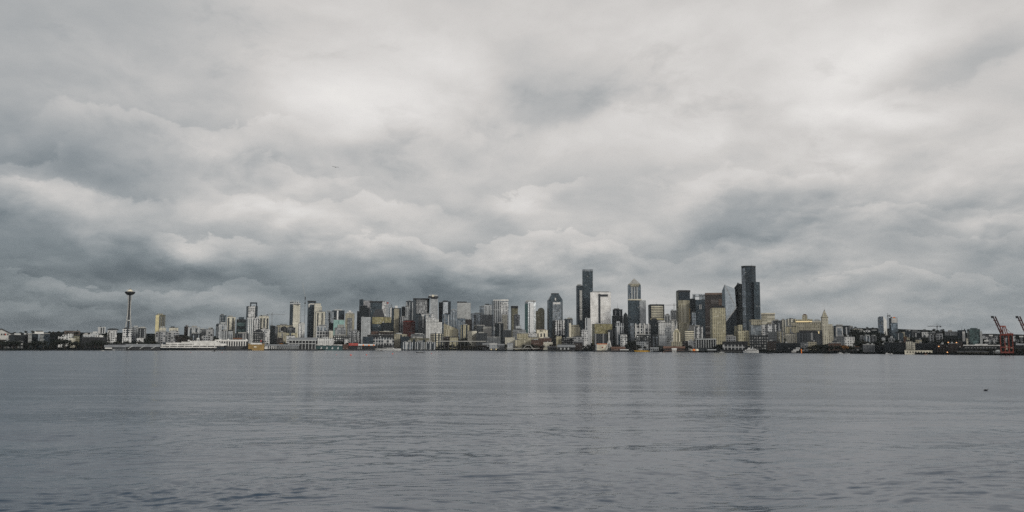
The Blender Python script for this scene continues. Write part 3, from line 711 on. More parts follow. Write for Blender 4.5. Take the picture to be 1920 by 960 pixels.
    B('tower', 'slim blue grey slab just right of the orange topped shaft', 729, None, 735, 572, 840, 'greyglass', pent=0)
    T = B('block', 'grey building with a dark mansard roof over a gold glass band', 698, None, 721, 594.2, 480, 'slateglass', pent=0)
    zt = T.zt; MB().taper(inset(T.ft, 1.03), zt, inset(T.ft, .55), T.h(579.5)).build('mansard_roof', 'dark roof', T.o)
    T.box('gold_band', 698.3, 720.7, 594.6, 607.5, 'goldglass', dy=-1.4, depth=1.3)
    B('block', 'lower gold banded wing right of the mansard roofed building', 719.5, None, 733, 594.5, 540, 'goldglass', pent=0)
    B('block', 'black windowless box right under the gold banded wing', 714.5, None, 733.5, 605, 400, 'black', pent=0)
    T = B('apt', 'dark tower with a column of beige spotted bays and a white left edge', 732, None, 752, 577.5, 560, 'darkglass', pent=0)
    T.box('beige_bay', 738.5, 748, 579, 640, 'tan', dy=-1.5, depth=1.4); T.box('white_edge', 732, 734, 577, 600, 'white paint', dy=-1.5, depth=1.4)
    T.box('roof_tank', 740.5, 745.5, 573, 577.6, 'white paint', dy=8, depth=7)
    B('apt', 'narrow grey banded block right of the beige spotted tower', 750, None, 760, 594, 520, 'greyapt')
    B('tower', 'narrow pale slab between dark towers behind the red building', 759.5, None, 766, 575, 690, 'pale')
    B('tower', 'black tower left of the big framed dark tower', 752.5, None, 761, 575, 760, 'black', pent=0)
    B('tower', 'dark tower peeping left of the big framed dark tower', 760.5, None, 775, 564.5, 820, 'darkglass', ant=7)
    T = B('hall', 'dark red brick building with rounded upper corners', 755.5, None, 778.5, 602.5, 440, 'red', pent=0, roof='red paint')
    T.box('upper_step', 758, 776.3, 600.2, 602.6, 'red', dy=1, depth=22)
    B('low', 'narrow red stair block at the foot of the dark red building', 766, None, 776, 622, 320, 'red', pent=0)
    T = B('tower', 'big dark framed tower with speckled grey glazing', 774, 779, 805, 560, 680, 'darkglass', ratio=1.0, pent=0)
    T.box('speckled_glazing', 780.5, 801, 562, 588, 'greymott', dy=-2.5, depth=2)
    T.box('roof_frame', 774.5, 805.5, 559, 561, 'dark metal', dy=3, depth=16)
    T = B('apt', 'pale tower with a dark observation crown on top', 806.5, None, 821, 560.5, 620, 'pale', pent=0)
    T.box('crown_neck', 808, 820, 558.2, 560.6, 'dark metal', dy=1, depth=18); T.box('crown_deck', 802.5, 822, 555.2, 558.2, 'dark metal', dy=-3, depth=24)
    T.box('crown_top', 804.5, 820.5, 552.6, 555.2, 'pale metal', dy=0, depth=16); T.box('pale_panel', 810, 814, 552.8, 556.6, 'cream paint', dy=-3.6, depth=.5)
    B('tower', 'black tower edge left of the silver columned tower', 822.5, None, 830.5, 566.5, 700, 'black', pent=0)
    T = B('tower', 'dark tower with one silver glass column', 829, None, 845, 565, 640, 'darkglass', pent=0)
    T.box('silver_column', 831, 840, 566.5, 590, 'silver', dy=-1.6, depth=1.5); T.box('roof_box', 830.5, 839, 563.4, 565, 'dark metal', dy=4, depth=14)
    B('apt', 'glassy lower tower below the silver columned tower', 829.5, None, 844.5, 589, 480, 'blueglass')
    B('tower', 'pale blue tower beside the blank pale slab', 845, None, 857, 581.5, 620, 'greyglass')
    T = B('tower', 'broad blank pale slab tower under a thin dark roof strip', 857, None, 882.5, 567.3, 740, 'mauve', pent=0)
    T.box('blank_front', 857.3, 882.2, 567.8, 640, 'pale metal', dy=-1.5, depth=1.4); T.box('roof_strip', 857, 875, 565.3, 567.5, 'black paint', dy=2, depth=14)
    T = B('apt', 'big stepped white apartment complex with punched windows', 797, 799, 828.5, 603.5, 330, 'white', ratio=1.1, pent=0)
    T.box('upper_step', 798.5, 823, 598.5, 603.6, 'white', dy=4, depth=26); T.box('top_step', 801, 818, 594, 598.6, 'whitemott', dy=8, depth=20)
    B('apt', 'mottled upper block rising behind the stepped white complex', 790, None, 812.5, 588.5, 440, 'whitemott')
    B('block', 'dark shadowed wing left of the stepped white complex', 784, None, 797.5, 593, 380, 'darkrib', pent=0)  # shade on the complex's left side put into this wing's dark colour
    T = Thing('apartment_block', 'beige building with a long slanted roof and tall window bays', 'building', 846, 290)
    x0, x1 = T.x(832, 620), T.x(859.5, 620); zl, zr = T.h(606.5), T.h(617.5)
    MB().prism([(x0, 0), (x1, 0), (x1, 30), (x0, 30)], -4, [zl, zr, zr, zl]).build('walls', 'goldrib', T.o)
    MB().prism([(x0 - .5, -.5), (x1 + .5, -.5), (x1 + .5, 30.5), (x0 - .5, 30.5)], [zl, zr, zr, zl][0] if 0 else zr - .2, [zl + .9, zr + .9, zr + .9, zl + .9]).build('roof', 'tan', T.o) if 0 else None
    B('low', 'dark low block under the slanted roof beige building', 832, None, 861, 631, 190, 'darkbrick', pent=0)
    B('block', 'gold and dark ziggurat office with banded floors', 864, None, 880, 609, 300, 'gold', pent=1)
    B('block', 'blue grey glass block behind the gold ziggurat office', 857, None, 872.5, 597, 480, 'blueglass')
    B('low', 'maroon block right of the blank pale slab', 872, None, 884, 599, 560, 'brown', pent=0)
    B('block', 'yellow banded office with a dark left side below the white complex', 807, 814, 830.5, 625, 170, 'creamband', ratio=1.0, roof='black paint')
    B('block', 'tan office with a blue glass end behind the waterfront flats', 739.5, None, 763, 626, 200, 'tan')
    B('low', 'dark glazed low block right of the tan office', 752, None, 768, 631, 150, 'darkglass', pent=0)
    B('block', 'olive row of flats with dark gables behind the waterfront townhouses', 766, None, 805, 634, 130, 'olive')
    B('low', 'grey low block with roof plant below the dark red building', 770, None, 797, 626, 240, 'grey')
    T = B('block', 'long dark office with a white gridded front near the schooner', 699.5, None, 738.5, 632.5, 90, 'frame', pent=0, roof='black paint', depth=26)
    T.box('ground_floor', 699, 739, 647.2, None, 'darkshed', dy=-1.2, depth=1.1)
    B('block', 'dark glazed half of the office left of the white grid near the schooner', 680, None, 699.5, 631, 94, 'darkglass', pent=0, depth=26)
    B('low', 'teal roofed long low block behind the gridded office', 688, None, 738, 627.5, 160, 'darkshed', pent=0, roof='grey metal')
    B('low', 'brick block with cream sloped roof below the black windowless box', 696, None, 713, 621, 300, 'brick', roof='dark roof')
    B('low', 'low curved roof block with cream edge below the black windowless box', 711, None, 737, 621.5, 250, 'darkbrick', roof='cream paint')
    for a, b, lb in ((755.5, 774, 'leftmost grey and white waterfront townhouse block by the schooner'), (778, 796, 'middle one of the three waterfront townhouse blocks right of the schooner'), (798, 816, 'rightmost of the three waterfront townhouse blocks right of the schooner')):
        B('block', lb, a, None, b, 641, 40, 'ribs', pent=1, depth=18)
    B('low', 'cream low block with dark ground floor left of the railway bank', 843, None, 859, 632.5, 150, 'gold', pent=0)
    # --- center
    B('tower', 'grey glass block with a sharp dark left edge', 882.5, 885, 907, 587.5, 560, 'greyglass')
    B('tower', 'blue grey banded tower behind the grey glass blocks', 898.5, None, 913, 574.5, 860, 'greyglass', ant=4)
    B('tower', 'beige ribbed hotel tower behind the dark grey office block', 908, None, 922, 571.5, 820, 'pale')
    B('tower', 'dark grey office block with a flat dark roof below the beige ribbed hotel', 905, None, 923.5, 590, 600, 'grey', roof='black paint', pent=0)
    B('low', 'white roofed grey low block left of the pale box', 888, 894, 909, 609.5, 340, 'darkrib', roof='white paint', pent=0)
    B('low', 'pale windowless box below the dark grey office block', 906, None, 921.5, 612, 320, 'concrete', pent=0)
    T = B('apt', 'tall grey and white apartment tower with two white caps and pale fins', 922, 925.5, 953.5, 564, 520, 'greyglass', ratio=1.1, pent=0)
    T.box('left_fins', 926, 937, 563.5, 620, 'ribs', dy=-2.0, depth=1.8); T.box('right_front', 938.5, 953, 566, 622, 'whitemott', dy=-2.0, depth=1.8)
    T.box('white_cap', 938, 953.5, 561.3, 564.4, 'white paint', dy=1, depth=18); T.box('white_cap', 925, 937, 561.8, 564.4, 'white paint', dy=1, depth=18)
    T.box('cream_strip', 942, 951, 590, 621, 'cream', dy=-3.0, depth=.9)
    B('block', 'black cube tower standing before the tall fin fronted apartment tower', 928, 929, 944, 606, 300, 'black', pent=1)
    B('low', 'dark low rise row right of the black cube tower', 943, None, 958, 619, 280, 'darkrib')
    T = B('tower', 'narrow dark tower with a black cap and olive bays', 957.8, 959.8, 971, 577.5, 640, 'olive', ratio=1.2, pent=0)
    T.box('black_cap', 957.8, 971.4, 573.5, 577.6, 'black paint', dy=-1, depth=16)
    B('apt', 'lower grey apartment block against the black capped tower', 963.5, None, 974.5, 590.5, 560, 'greymott')
    B('low', 'grey low block with pale roofs between the black capped and mirror towers', 961, None, 986, 618, 420, 'greyapt')
    B('low', 'pale block in the gap left of the white mirror tower', 967, None, 977, 610.5, 470, 'pale')
    T = B('apt', 'slender white mirror glass tower with a teal left side', 984, 990, 1004.8, 565.5, 520, 'silver', ratio=1.0, pent=0)
    T.box('mirror_front', 993.5, 1000.5, 568, 625, 'mirror glazing', dy=-1.4, depth=1.3); T.box('teal_side', 984, 990, 569, 628, 'teal paint', dy=-1.4, depth=1.2)
    T.box('roof_crown', 986, 1004.5, 562.8, 565.6, 'pale metal', dy=3, depth=14)
    B('block', 'stepped white base at the foot of the slender mirror tower', 989, None, 1008, 624, 330, 'whitemott', pent=0)
    T = Thing('office_tower', 'olive tower with a rounded barrel top', 'tower', 1013, 760)
    x0, x1 = T.x(1007.8, 600), T.x(1021, 600); cx, R = (x0 + x1) / 2, (x1 - x0) / 2; zt = T.h(577) - R
    prof = [(x0, -4), (x1, -4)] + [(cx + R * math.cos(t), zt + R * math.sin(t)) for t in [math.pi * k / 14 for k in range(15)]]
    n_ = len(prof); MB().add([(x, 0, z) for x, z in prof] + [(x, 28, z) for x, z in prof], [tuple(range(n_)), tuple(range(2 * n_ - 1, n_ - 1, -1))] + [((i + 1) % n_, i, n_ + i, n_ + (i + 1) % n_) for i in range(n_)]).build('walls', 'olive', T.o)
    T.box('left_wing', 1003.8, 1008, 583, None, 'olive', dy=2, depth=20)
    T = Thing('hall', 'cream mansion with tall arched fronts and mauve mansard roof', 'building', 1017, 300)
    T.box('walls', 1006.5, 1027, 622.5, None, 'cream paint', depth=22)
    for a, b in ((1007, 1011.5), (1018, 1022), (1023, 1027)): T.box('turret', a, b, 619, 623, 'cream paint', dy=1, depth=8)
    for c in (1008.8, 1014.8, 1020.8): 
        xa, xb = T.x(c - 1.2, 626), T.x(c + 1.2, 626); z0, z1 = T.h(632), T.h(626); rr = (xb - xa) / 2
        pr = [(xa, z0), (xb, z0)] + [((xa + xb) / 2 + rr * math.cos(t), z1 + rr * math.sin(t)) for t in [math.pi * k / 8 for k in range(9)]]
        k_ = len(pr); MB().add([(x, -.4, z) for x, z in pr] + [(x, .3, z) for x, z in pr], [tuple(range(k_)), tuple(range(2 * k_ - 1, k_ - 1, -1))] + [((i + 1) % k_, i, k_ + i, k_ + (i + 1) % k_) for i in range(k_)]).build('arched_window', 'dark glazing', T.o)
    B('low', 'mauve roofed block just behind the cream arched mansion', 1005.5, None, 1024, 617.5, 420, 'tan', roof='mauve brown')
    # stepped crown tower
    T = Thing('office_tower', 'dark blue stepped tower with a chamfered crown and white sign panel', 'tower', 1040.5, 640)
    ft = T.foot(1025.8, 1029, 1055, 590, 1.15)
    z1, z2 = T.h(562), T.h(550)
    MB().prism(ft, -4, z1).build('walls', 'slateglass', T.o)
    MB().taper(ft, z1, inset(ft, .48), z2).build('crown', 'slateglass', T.o)
    MB().prism(inset(ft, .52), z2 - .6, z2 + 1.5).build('crown_cap', 'dark roof', T.o)
    T.box('front_bay', 1036, 1053, 566, None, 'greyglass', dy=-2.4, depth=2)
    T.box('sign_panel', 1037, 1050.5, 567, 570.4, 'white paint', dy=-3.2, depth=.7)
    T.box('top_notch', 1040.3, 1042.6, 558.5, 563.5, 'white paint', dy=-1, depth=2.5)
    T = B('apt', 'black sided apartment block with four white framed bays', 1036, 1040.5, 1060, 600.5, 340, 'black', ratio=1.0, pent=0, roof='black paint')
    for a, b in ((1041, 1044.4), (1046, 1048.8), (1050.5, 1053.3), (1055, 1058.8)): T.box('white_bay', a, b, 600.6, 628, 'whitemott', dy=-2.6, depth=2.4)
    B('tower', 'grey ribbed slab tower with a cream head behind the gold cornered block', 1062.5, None, 1073.8, 597, 640, 'darkrib', roof='cream paint')
    B('tower', 'dark recess tower right of the white bayed apartment block', 1057, None, 1065, 598.5, 560, 'darkglass', pent=0)
    T = B('block', 'gold brown block with chamfered top corners and dotted windows', 1069, None, 1088, 612, 330, 'tan', pent=0)
    T.box('upper_step', 1071, 1086, 609, 612.1, 'tan', dy=1, depth=20); T.box('cream_chimney', 1067.3, 1070.5, 606, None, 'cream paint', dy=-1.2, depth=8)
    B('low', 'little gold corner block in front of the white bayed apartments', 1042.5, None, 1053.5, 630, 180, 'gold', pent=0)
    B('low', 'low dark block with white clutter left of the grey narrow slab', 1053, None, 1076, 634, 190, 'spots')
    B('low', 'grey mottled waterfront flats below the gold brown block', 1074, None, 1094, 631, 170, 'greymott')
    B('low', 'white mottled block left of the grey narrow slab', 1090, None, 1102, 619, 260, 'whitemott')
    B('low', 'gold arcade market hall with repeated arches by the waterfront', 966, None, 995, 637, 110, 'goldrib', pent=0, roof='tan')
    B('low', 'cream columned building left of the gold arcade hall', 946.5, None, 965, 633, 120, 'creamrib', roof='cream paint', pent=0)
    B('low', 'ochre block above the gold arcade hall', 969.5, None, 990, 625, 240, 'gold')
    B('low', 'olive banded market block above and right of the gold arcade hall', 990, None, 1012, 632, 170, 'tan')
    B('low', 'red brown brick block with pale windows right of the gold arcade hall', 996, None, 1012, 637, 105, 'brick')
    B('low', 'brown roofed long block right of the red brown brick one', 1010, None, 1034, 634, 150, 'brick', roof='brown paint')
    B('low', 'white low shed with pale roof above the small pier hut', 1019, None, 1036, 641.5, 90, 'cream', pent=0, roof='white paint')
    B('low', 'grey flats with flat pale roof left of the cream columned building', 913, None, 937, 631.5, 150, 'grey', roof='pale roof', pent=0)
    B('low', 'dark low block with small windows below the pale windowless box', 893, None, 914, 624.5, 220, 'darkrib')
    B('low', 'grey stepped flats with cream gable above the railway bank', 877, 885, 894, 620, 200, 'cream', pent=0)
    # --- commercial core
    T = B('tower', 'dark slim tower with one pale corner strip left of the tall blue slab', 1080.5, 1083.5, 1093, 535, 720, 'darkglass', ratio=1.2, pent=0)
    T.box('corner_strip', 1086.8, 1091.4, 544, 600, 'paleband', dy=-2, depth=1.6); T.box('roof_crown', 1082.5, 1090, 532.5, 535, 'pale metal', dy=4, depth=12)
    T = B('tower', 'tallest blue grey glass slab left of the bright white tower', 1092, None, 1111.8, 506.5, 800, 'slateglass', pent=0, depth=34)
    T.box('top_band', 1092, 1111.8, 505, 508.6, 'greyglass', dy=-1, depth=34); T.box('lower_front', 1094.5, 1111, 559, 640, 'darkglass', dy=-1.6, depth=1.4)
    B('block', 'narrow grey louvred slab in front of the tall blue glass slab', 1097.2, None, 1107.3, 596, 330, 'ribs', pent=0)
    T = B('tower', 'broad brightly mirroring white glass tower split by a dark vertical slot', 1107, None, 1145.6, 547.5, 640, 'brightglass', pent=0, depth=36)
    T.box('dark_slot', 1122.3, 1125.8, 551, 606, 'dark glazing', dy=-1.5, depth=1.4); T.box('slot_lintel', 1125.8, 1140, 552, 556, 'dark glazing', dy=-1.5, depth=1.4)
    T.box('roof_screen', 1110, 1142, 545.9, 547.6, 'pale metal', dy=4, depth=24)
    T = B('block', 'gold glass block mirroring a building under the bright white tower', 1110, 1115, 1148, 607, 430, 'goldglass', ratio=1.1, pent=0)
    T.box('dark_base', 1114, 1139, 625.5, None, 'darkrib', dy=-3, depth=2.6); T.box('dark_side', 1140, 1148.5, 618, None, 'darkrib', dy=-1.5, depth=3)
    B('tower', 'dark tower with a stepped top behind the grey twin flats', 1149, None, 1167.2, 580, 760, 'darkglass', ant=24)
    B('tower', 'black lower tower in front of the stepped dark tower', 1147.5, None, 1168, 592, 620, 'black', pent=0)
    T = B('apt', 'grey white twin shaft flats right of the gold glass block', 1154, None, 1169.5, 605.5, 360, 'ribs', pent=0)
    T.box('left_shaft', 1155.5, 1162.5, 602.3, 606, 'pale', dy=2, depth=12)
    T = Thing('office_tower', 'black rounded top tower left of the pyramid topped tower', 'tower', 1173.5, 560)
    r = (T.x(1178.5, 620) - T.x(1168.8, 620)) / 2; zt = T.h(587.5)
    MB().lathe([(r, -4), (r, zt - 22), (r * .93, zt - 12), (r * .75, zt - 4), (r * .4, zt), (.3, zt)], 28, 0, r).build('walls', 'black', T.o)
    MB().box(-2, 2, r - 2, r + 2, zt - .3, zt + 2.6).build('roof_plant', 'dark metal', T.o)
    # pyramid tower
    T = Thing('office_tower', 'blue glass tower with cream pediments and a pyramid top', 'tower', 1190, 700)
    ft = T.foot(1176.8, 1179, 1201.8, 560, 1.15); z1 = T.h(534); z2 = T.h(532)
    MB().prism(ft, -4, z1).build('walls', 'blueglass', T.o)
    f2 = inset(ft, .96); MB().prism(f2, z1, z2).build('attic', 'tan', T.o)
    c = (sum(p[0] for p in ft) / 4, sum(p[1] for p in ft) / 4); zt = T.h(520.8)
    MB().taper(inset(ft, .92), z2, [(c[0] + dx, c[1] + dy) for dx, dy in ((-.3, -.3), (.3, -.3), (.3, .3), (-.3, .3))], zt).build('pyramid', 'concrete', T.o)
    xa, xb = T.x(1181.5, 535), T.x(1198, 535); za = T.h(536)
    pr = [(xa, za - 2), (xb, za - 2)] + [((xa + xb) / 2 + (xb - xa) / 2 * math.cos(t), za + 4.5 * math.sin(t)) for t in [math.pi * k / 12 for k in range(13)]]
    k_ = len(pr); MB().add([(x, -3.2, z) for x, z in pr] + [(x, 2, z) for x, z in pr], [tuple(range(k_)), tuple(range(2 * k_ - 1, k_ - 1, -1))] + [((i + 1) % k_, i, k_ + i, k_ + (i + 1) % k_) for i in range(k_)]).build('pediment', 'tan', T.o)
    for a, b in ((1183.5, 1186), (1188.6, 1191), (1193.5, 1196)): T.box('cream_pilaster', a, b, 538, 561, 'pale metal', dy=-2.4, depth=2)
    T.box('cornice', 1177.5, 1203, 561, 563, 'cream paint', dy=-4, depth=30)
    T = B('tower', 'broad lower slate tower with a pale right wing under the pyramid tower', 1177.5, None, 1200, 563.5, 620, 'slateglass', pent=0)
    T.box('pale_wing', 1199.4, 1211.3, 563.2, None, 'pale', dy=0, depth=26); T.box('light_pier', 1182, 1189, 606, None, 'greyglass', dy=-2, depth=1.8)
    T = B('block', 'grey block of white framed dark bays below the pale wing', 1190, None, 1220, 608, 330, 'frame', pent=0)
    for a in (1191, 1199, 1207, 1215): T.box('white_pier', a, a + 2.2, 606.5, 632, 'white paint', dy=-1.8, depth=1.6)
    B('block', 'dark flats with pale square windows below the white framed bays', 1193, None, 1218, 628, 210, 'spots')
    B('low', 'grey arcaded low building behind the yellow hulled boat', 1193, None, 1216, 639.5, 90, 'greyapt', pent=0)
    T = B('tower', 'dark framed tower with pale banded windows and a gold lower line', 1215.6, 1219.5, 1246, 570.5, 700, 'black', ratio=1.1, pent=0)
    T.box('banded_front', 1221, 1243.5, 573.5, 598, 'creamband', dy=-2.5, depth=1.2); T.box('gold_line', 1220, 1245, 597.5, 599.5, 'gold paint', dy=-3, depth=1)
    T = Thing('office_tower', 'black bullet shaped tower below the gold lined banded tower', 'tower', 1226.5, 430)
    xa, xb = T.x(1219.8, 615), T.x(1233.2, 615); zt = T.h(596.5)
    MB().prism([(xa, 0), (xb, 0), (xb, 24), (xa, 24)], -4, zt - 7).build('walls', 'black', T.o)
    MB().taper([(xa, 0), (xb, 0), (xb, 24), (xa, 24)], zt - 7, [(xa + 4, 3), (xb - 4, 3), (xb - 4, 21), (xa + 4, 21)], zt).build('rounded_top', 'black paint', T.o)
    T = B('block', 'white gridded stepped block with an oval rooftop', 1234, 1235.5, 1258, 604, 350, 'white', pent=0)
    MB().lathe([(11, 0), (11, 3.5), (9.5, 4.8), (.4, 5.2)], 24, T.x(1240, 600), 16).build('oval_penthouse', 'pale roof', T.o).location = (0, 0, T.zt)
    B('block', 'dark low block with pale windows left of the white gridded block', 1223, None, 1235, 629, 240, 'darkrib')
    T = B('block', 'grey gabled block in front of the white gridded block', 1247, None, 1258.5, 616, 270, 'greyapt', pent=0)
    MB().taper(T.ft, T.zt, inset(T.ft, .2), T.h(611.5)).build('pointed_roof', 'grey metal', T.o)
    B('block', 'lower grey gridded block at the foot of the white gridded one', 1236, None, 1250, 628, 230, 'pale', pent=0)
    # cream stepped deco tower
    T = Thing('office_tower', 'cream stepped art deco tower by the waterfront', 'tower', 1268.5, 210)
    T.box('base', 1258.5, 1279, 640.5, None, 'tan', depth=26)
    T.box('shaft', 1262, 1275.5, 624.5, 641, 'goldrib', dy=2, depth=20); T.box('upper_step', 1264, 1273.5, 619, 625, 'gold', dy=4, depth=16); T.box('top_step', 1266, 1271.5, 616.3, 619.2, 'cream paint', dy=6, depth=11)
    for a in (1262.3, 1266.9, 1272.8): T.box('pier', a, a + 2.2, 623, 641, 'cream paint', dy=.8, depth=1.5)
    B('tower', 'distant grey slab behind the cream deco tower', 1257.5, None, 1268.5, 582.5, 860, 'grey')
    B('tower', 'small tan roofed block far behind beside the distant grey slab', 1246.5, None, 1257, 590, 840, 'pale')
    B('block', 'round pale stacked block behind the cream deco tower', 1255, None, 1270, 601, 480, 'paleband')
    T = B('tower', 'tall gold tower with a black top and dark left side', 1268, 1272, 1294, 546, 640, 'olive', ratio=1.1, pent=0)
    T.box('black_top', 1267.8, 1294.4, 544, 548, 'black paint', dy=-1.5, depth=28, xc=1272); T.box('dark_upper_front', 1272.4, 1293.6, 548, 563, 'darkglass', dy=-2.2, depth=1.1)
    T.box('gold_front', 1272.4, 1292.6, 563, 640, 'goldrib', dy=-2.2, depth=1.1); T.box('orange_edge', 1292.4, 1294.2, 578, 604, 'ochre', dy=-1.8, depth=1)
    B('tower', 'black tower in the gap right of the tall gold tower', 1293, None, 1304, 560, 760, 'black', pent=0)
    T = B('tower', 'slate tower with a pale arched crown', 1298, None, 1322, 562, 800, 'slateglass', pent=0)
    T.box('crown_post', 1298.5, 1303.5, 552.5, 562, 'greyglass', dy=1, depth=20); T.box('crown_post', 1311, 1322, 552.5, 562, 'greyglass', dy=1, depth=20); T.box('crown_beam', 1298.5, 1322, 551, 556, 'silver', dy=1, depth=20)
    T = B('tower', 'dark blue tower with a pair of white window strips', 1305, None, 1323.5, 562, 680, 'slateglass', pent=0)
    for a in (1311, 1313.8): T.box('window_strip', a, a + 1.7, 571, 580, 'white paint', dy=-1.3, depth=1.2)
    B('tower', 'narrow blue grey shaft left of the dark blue tower', 1297.5, None, 1305, 586, 560, 'greyglass')
    T = B('tower', 'dark striped brown tower with a rose brown top band', 1322.3, None, 1347, 549.5, 640, 'brown', pent=0, depth=36)
    T.box('top_band', 1322.3, 1356.5, 549, 552.4, 'mauve brown', dy=-1.3, depth=36); T.box('right_wing', 1346.5, 1356.8, 552, None, 'brown', dy=1, depth=30); T.box('lit_panel', 1347.5, 1356, 560.5, 572.5, 'mauve brown', dy=-.3, depth=1.1)  # rosy panel paints the lit stretch of the right wing
    T = B('tower', 'flat gold tower with a dark left side and black roof cap', 1331.3, 1335.3, 1361, 576.5, 420, 'gold', ratio=1.15, pent=0)
    T.box('roof_cap', 1338, 1358, 573.8, 576.6, 'black paint', dy=5, depth=18)
    # faceted glass tower
    T = Thing('office_tower', 'pale faceted glass tower folded along diagonal creases', 'tower', 1367, 620)
    P = lambda x, y, dy=0: (T.x(x, y, dy), dy, T.h(y, x, dy))
    V = [P(1353.8, 545, 14), P(1358.5, 533.5, 6), P(1377.5, 541, 8), P(1380.5, 577.5, 0), P(1361.5, 602.5, 0), P(1353.8, 600, 14),
         (T.x(1382, 640, 0), 0, -4), (T.x(1361.5, 640, 0), 0, -4), (T.x(1353.8, 640, 0), 14, -4),
         P(1356, 544, 40), P(1377.5, 545, 40), (T.x(1381, 640, 40), 40, -4), (T.x(1354, 640, 40), 40, -4)]
    MB().add([V[0], V[1], V[4], V[5]], [(0, 3, 2), (0, 2, 1)]).build('left_facet', 'facetshade', T.o)
    MB().add([V[1], V[3], V[4]], [(0, 2, 1)]).build('front_facet', 'facetglass', T.o)
    MB().add([V[1], V[2], V[3]], [(0, 2, 1)]).build('upper_facet', 'facetglass', T.o)
    MB().add([V[3], V[4], V[7], V[6], V[5], V[8]], [(1, 2, 3, 0), (4, 5, 2, 1)]).build('lower_facet', 'darkglass', T.o)
    MB().add(V, [(1, 0, 9), (1, 9, 10, 2), (2, 10, 11, 6, 3), (9, 12, 11, 10), (0, 5, 8, 12, 9)]).build('rear_facets', 'slateglass', T.o)
    MB().beam(V[1], V[3], 1.9).beam(V[3], V[4], 1.9).build('crease', 'white paint', T.o)
    T = Thing('office_tower', 'black glass tower with a pointed chisel top', 'tower', 1385, 680)
    xs = [T.x(a, 560) for a in (1376, 1384, 1393.5)]
    MB().prism([(xs[0], 0), (xs[1], -5), (xs[2], 0), (xs[2], 30), (xs[0], 30)], -4, [T.h(541), T.h(531), T.h(533), T.h(533), T.h(541)]).build('walls', 'black', T.o)
    MB().beam((xs[1], 8, T.h(533)), (xs[1], 8, T.h(529.6)), 3).build('roof_plant', 'dark metal', T.o)
    # tallest black tower
    T = Thing('office_tower', 'tallest black glass tower of the skyline with stepped right side', 'tower', 1408, 640)
    q = [T.x(a, 530) for a in (1390.6, 1397.6, 1410, 1417.4)]
    zt = T.h(499.6, 1404)
    MB().prism([(q[0], 10), (q[1], 0), (q[2], 2), (q[3], 10), (q[3], 36), (q[0], 36)], -4, zt).build('main_shaft', 'darkglass', T.o)
    MB().prism([(q[0] - .4, 9.6), (q[1], -.5), (q[2], 1.5), (q[3] + .4, 9.6), (q[3] + .4, 36.4), (q[0] - .4, 36.4)], zt, T.h(498, 1404)).build('roof', 'black paint', T.o)
    q2 = [T.x(a, 560) for a in (1413.8, 1422, 1425.4)]; MB().prism([(q2[0], -3), (q2[1], 0), (q2[2], 8), (q2[2], 34), (q2[0], 34)], -4, T.h(528.5, 1420)).build('right_shaft', 'slateglass', T.o)
    MB().prism([(q[0] + 1.0, 8.0), (q[1] - .6, -.6), (q[1] - .2, -.1), (q[0] + 1.4, 8.5)], T.h(640), zt - 4).build('corner_glazing', 'greyglass', T.o)
    xm = T.x(1409, 498); MB().tube([(xm, 18, zt), (xm, 18, zt + 9)], [.5, .2], 6).build('antenna', 'grey metal', T.o)
    T = B('block', 'grey glass block with a pale beige top at the foot of the tallest black tower', 1404.5, 1408, 1428, 603, 400, 'greyglass', ratio=1.0, pent=0)
    T.box('beige_top', 1408.2, 1427.6, 600, 609.5, 'tan', dy=-1.4, depth=1.3); T.box('roof_slab', 1404.5, 1428, 599, 603.1, 'tan', xc=1408, dy=-.4)
    T = B('tower', 'bright cream banded block right of the tallest black tower', 1427.5, None, 1453, 588, 720, 'paleband', pent=0)
    T.box('cream_parapet', 1427, 1453.4, 586.8, 589.4, 'cream paint', dy=-1.2, depth=30); T.box('cream_front', 1427.8, 1452.8, 590, 608, 'creamband', dy=-1.2, depth=1.1)  # cream-banded slab over the pale-banded walls
    B('block', 'mottled white and grey flats below the cream banded block', 1430, None, 1456, 608, 360, 'whitemott')
    B('block', 'grey lower wing under the mottled white flats', 1436, None, 1456, 622, 300, 'grey', pent=0)
    T = B('block', 'gold brown stepped block with a tall left shoulder and dark side', 1376.5, 1384, 1405, 619, 300, 'gold', ratio=.9, pent=0)
    T.box('tall_shoulder', 1383.5, 1392, 609, 620, 'gold', dy=3, depth=16); T.box('dark_side', 1377.5, 1384, 611, None, 'olive', dy=5, depth=14)  # darker olive puts the shade of the left face into its colour
    B('low', 'grey low block with pale roof clutter left of the gold brown stepped block', 1361, None, 1380, 630, 230, 'greymott')
    T = B('block', 'grey waterfront office framed by a row of tall white piers', 1301, 1305, 1343, 636, 70, 'darkrib', ratio=.9, pent=0, depth=24)
    for i in range(9): T.box('white_pier', 1305 + i * 4.55, 1306.1 + i * 4.55, 636.5, 652, 'pale metal', dy=-1.6, depth=1.4)
    T.box('white_cornice', 1304.5, 1343, 634.8, 637, 'pale metal', dy=-1.8, depth=20)
    T = B('block', 'dark roofed waterfront building with a white latticed front', 1354.5, None, 1402, 640, 80, 'darkshed', pent=0, roof='dark roof', depth=26)
    T.box('white_lattice', 1355, 1396, 646.5, 655.5, 'frame', dy=-1.4, depth=1.2)
    B('low', 'rounded cream banded office left of the spotted flats', 1283.5, 1285, 1301, 620, 240, 'creamband')
    B('block', 'concrete box behind the rounded cream banded office', 1292, None, 1303, 609.5, 420, 'concrete', pent=0)
    B('apt', 'mottled black and white flats below the narrow blue grey shaft', 1302, None, 1318, 612, 330, 'whitemott')
    B('low', 'dark brick warehouse under the rounded cream banded office', 1279, None, 1301, 640, 110, 'darkbrick', pent=0)
    B('low', 'white trimmed low block squeezed left of the white piered office', 1290, None, 1301, 638, 100, 'white', pent=0, depth=12)
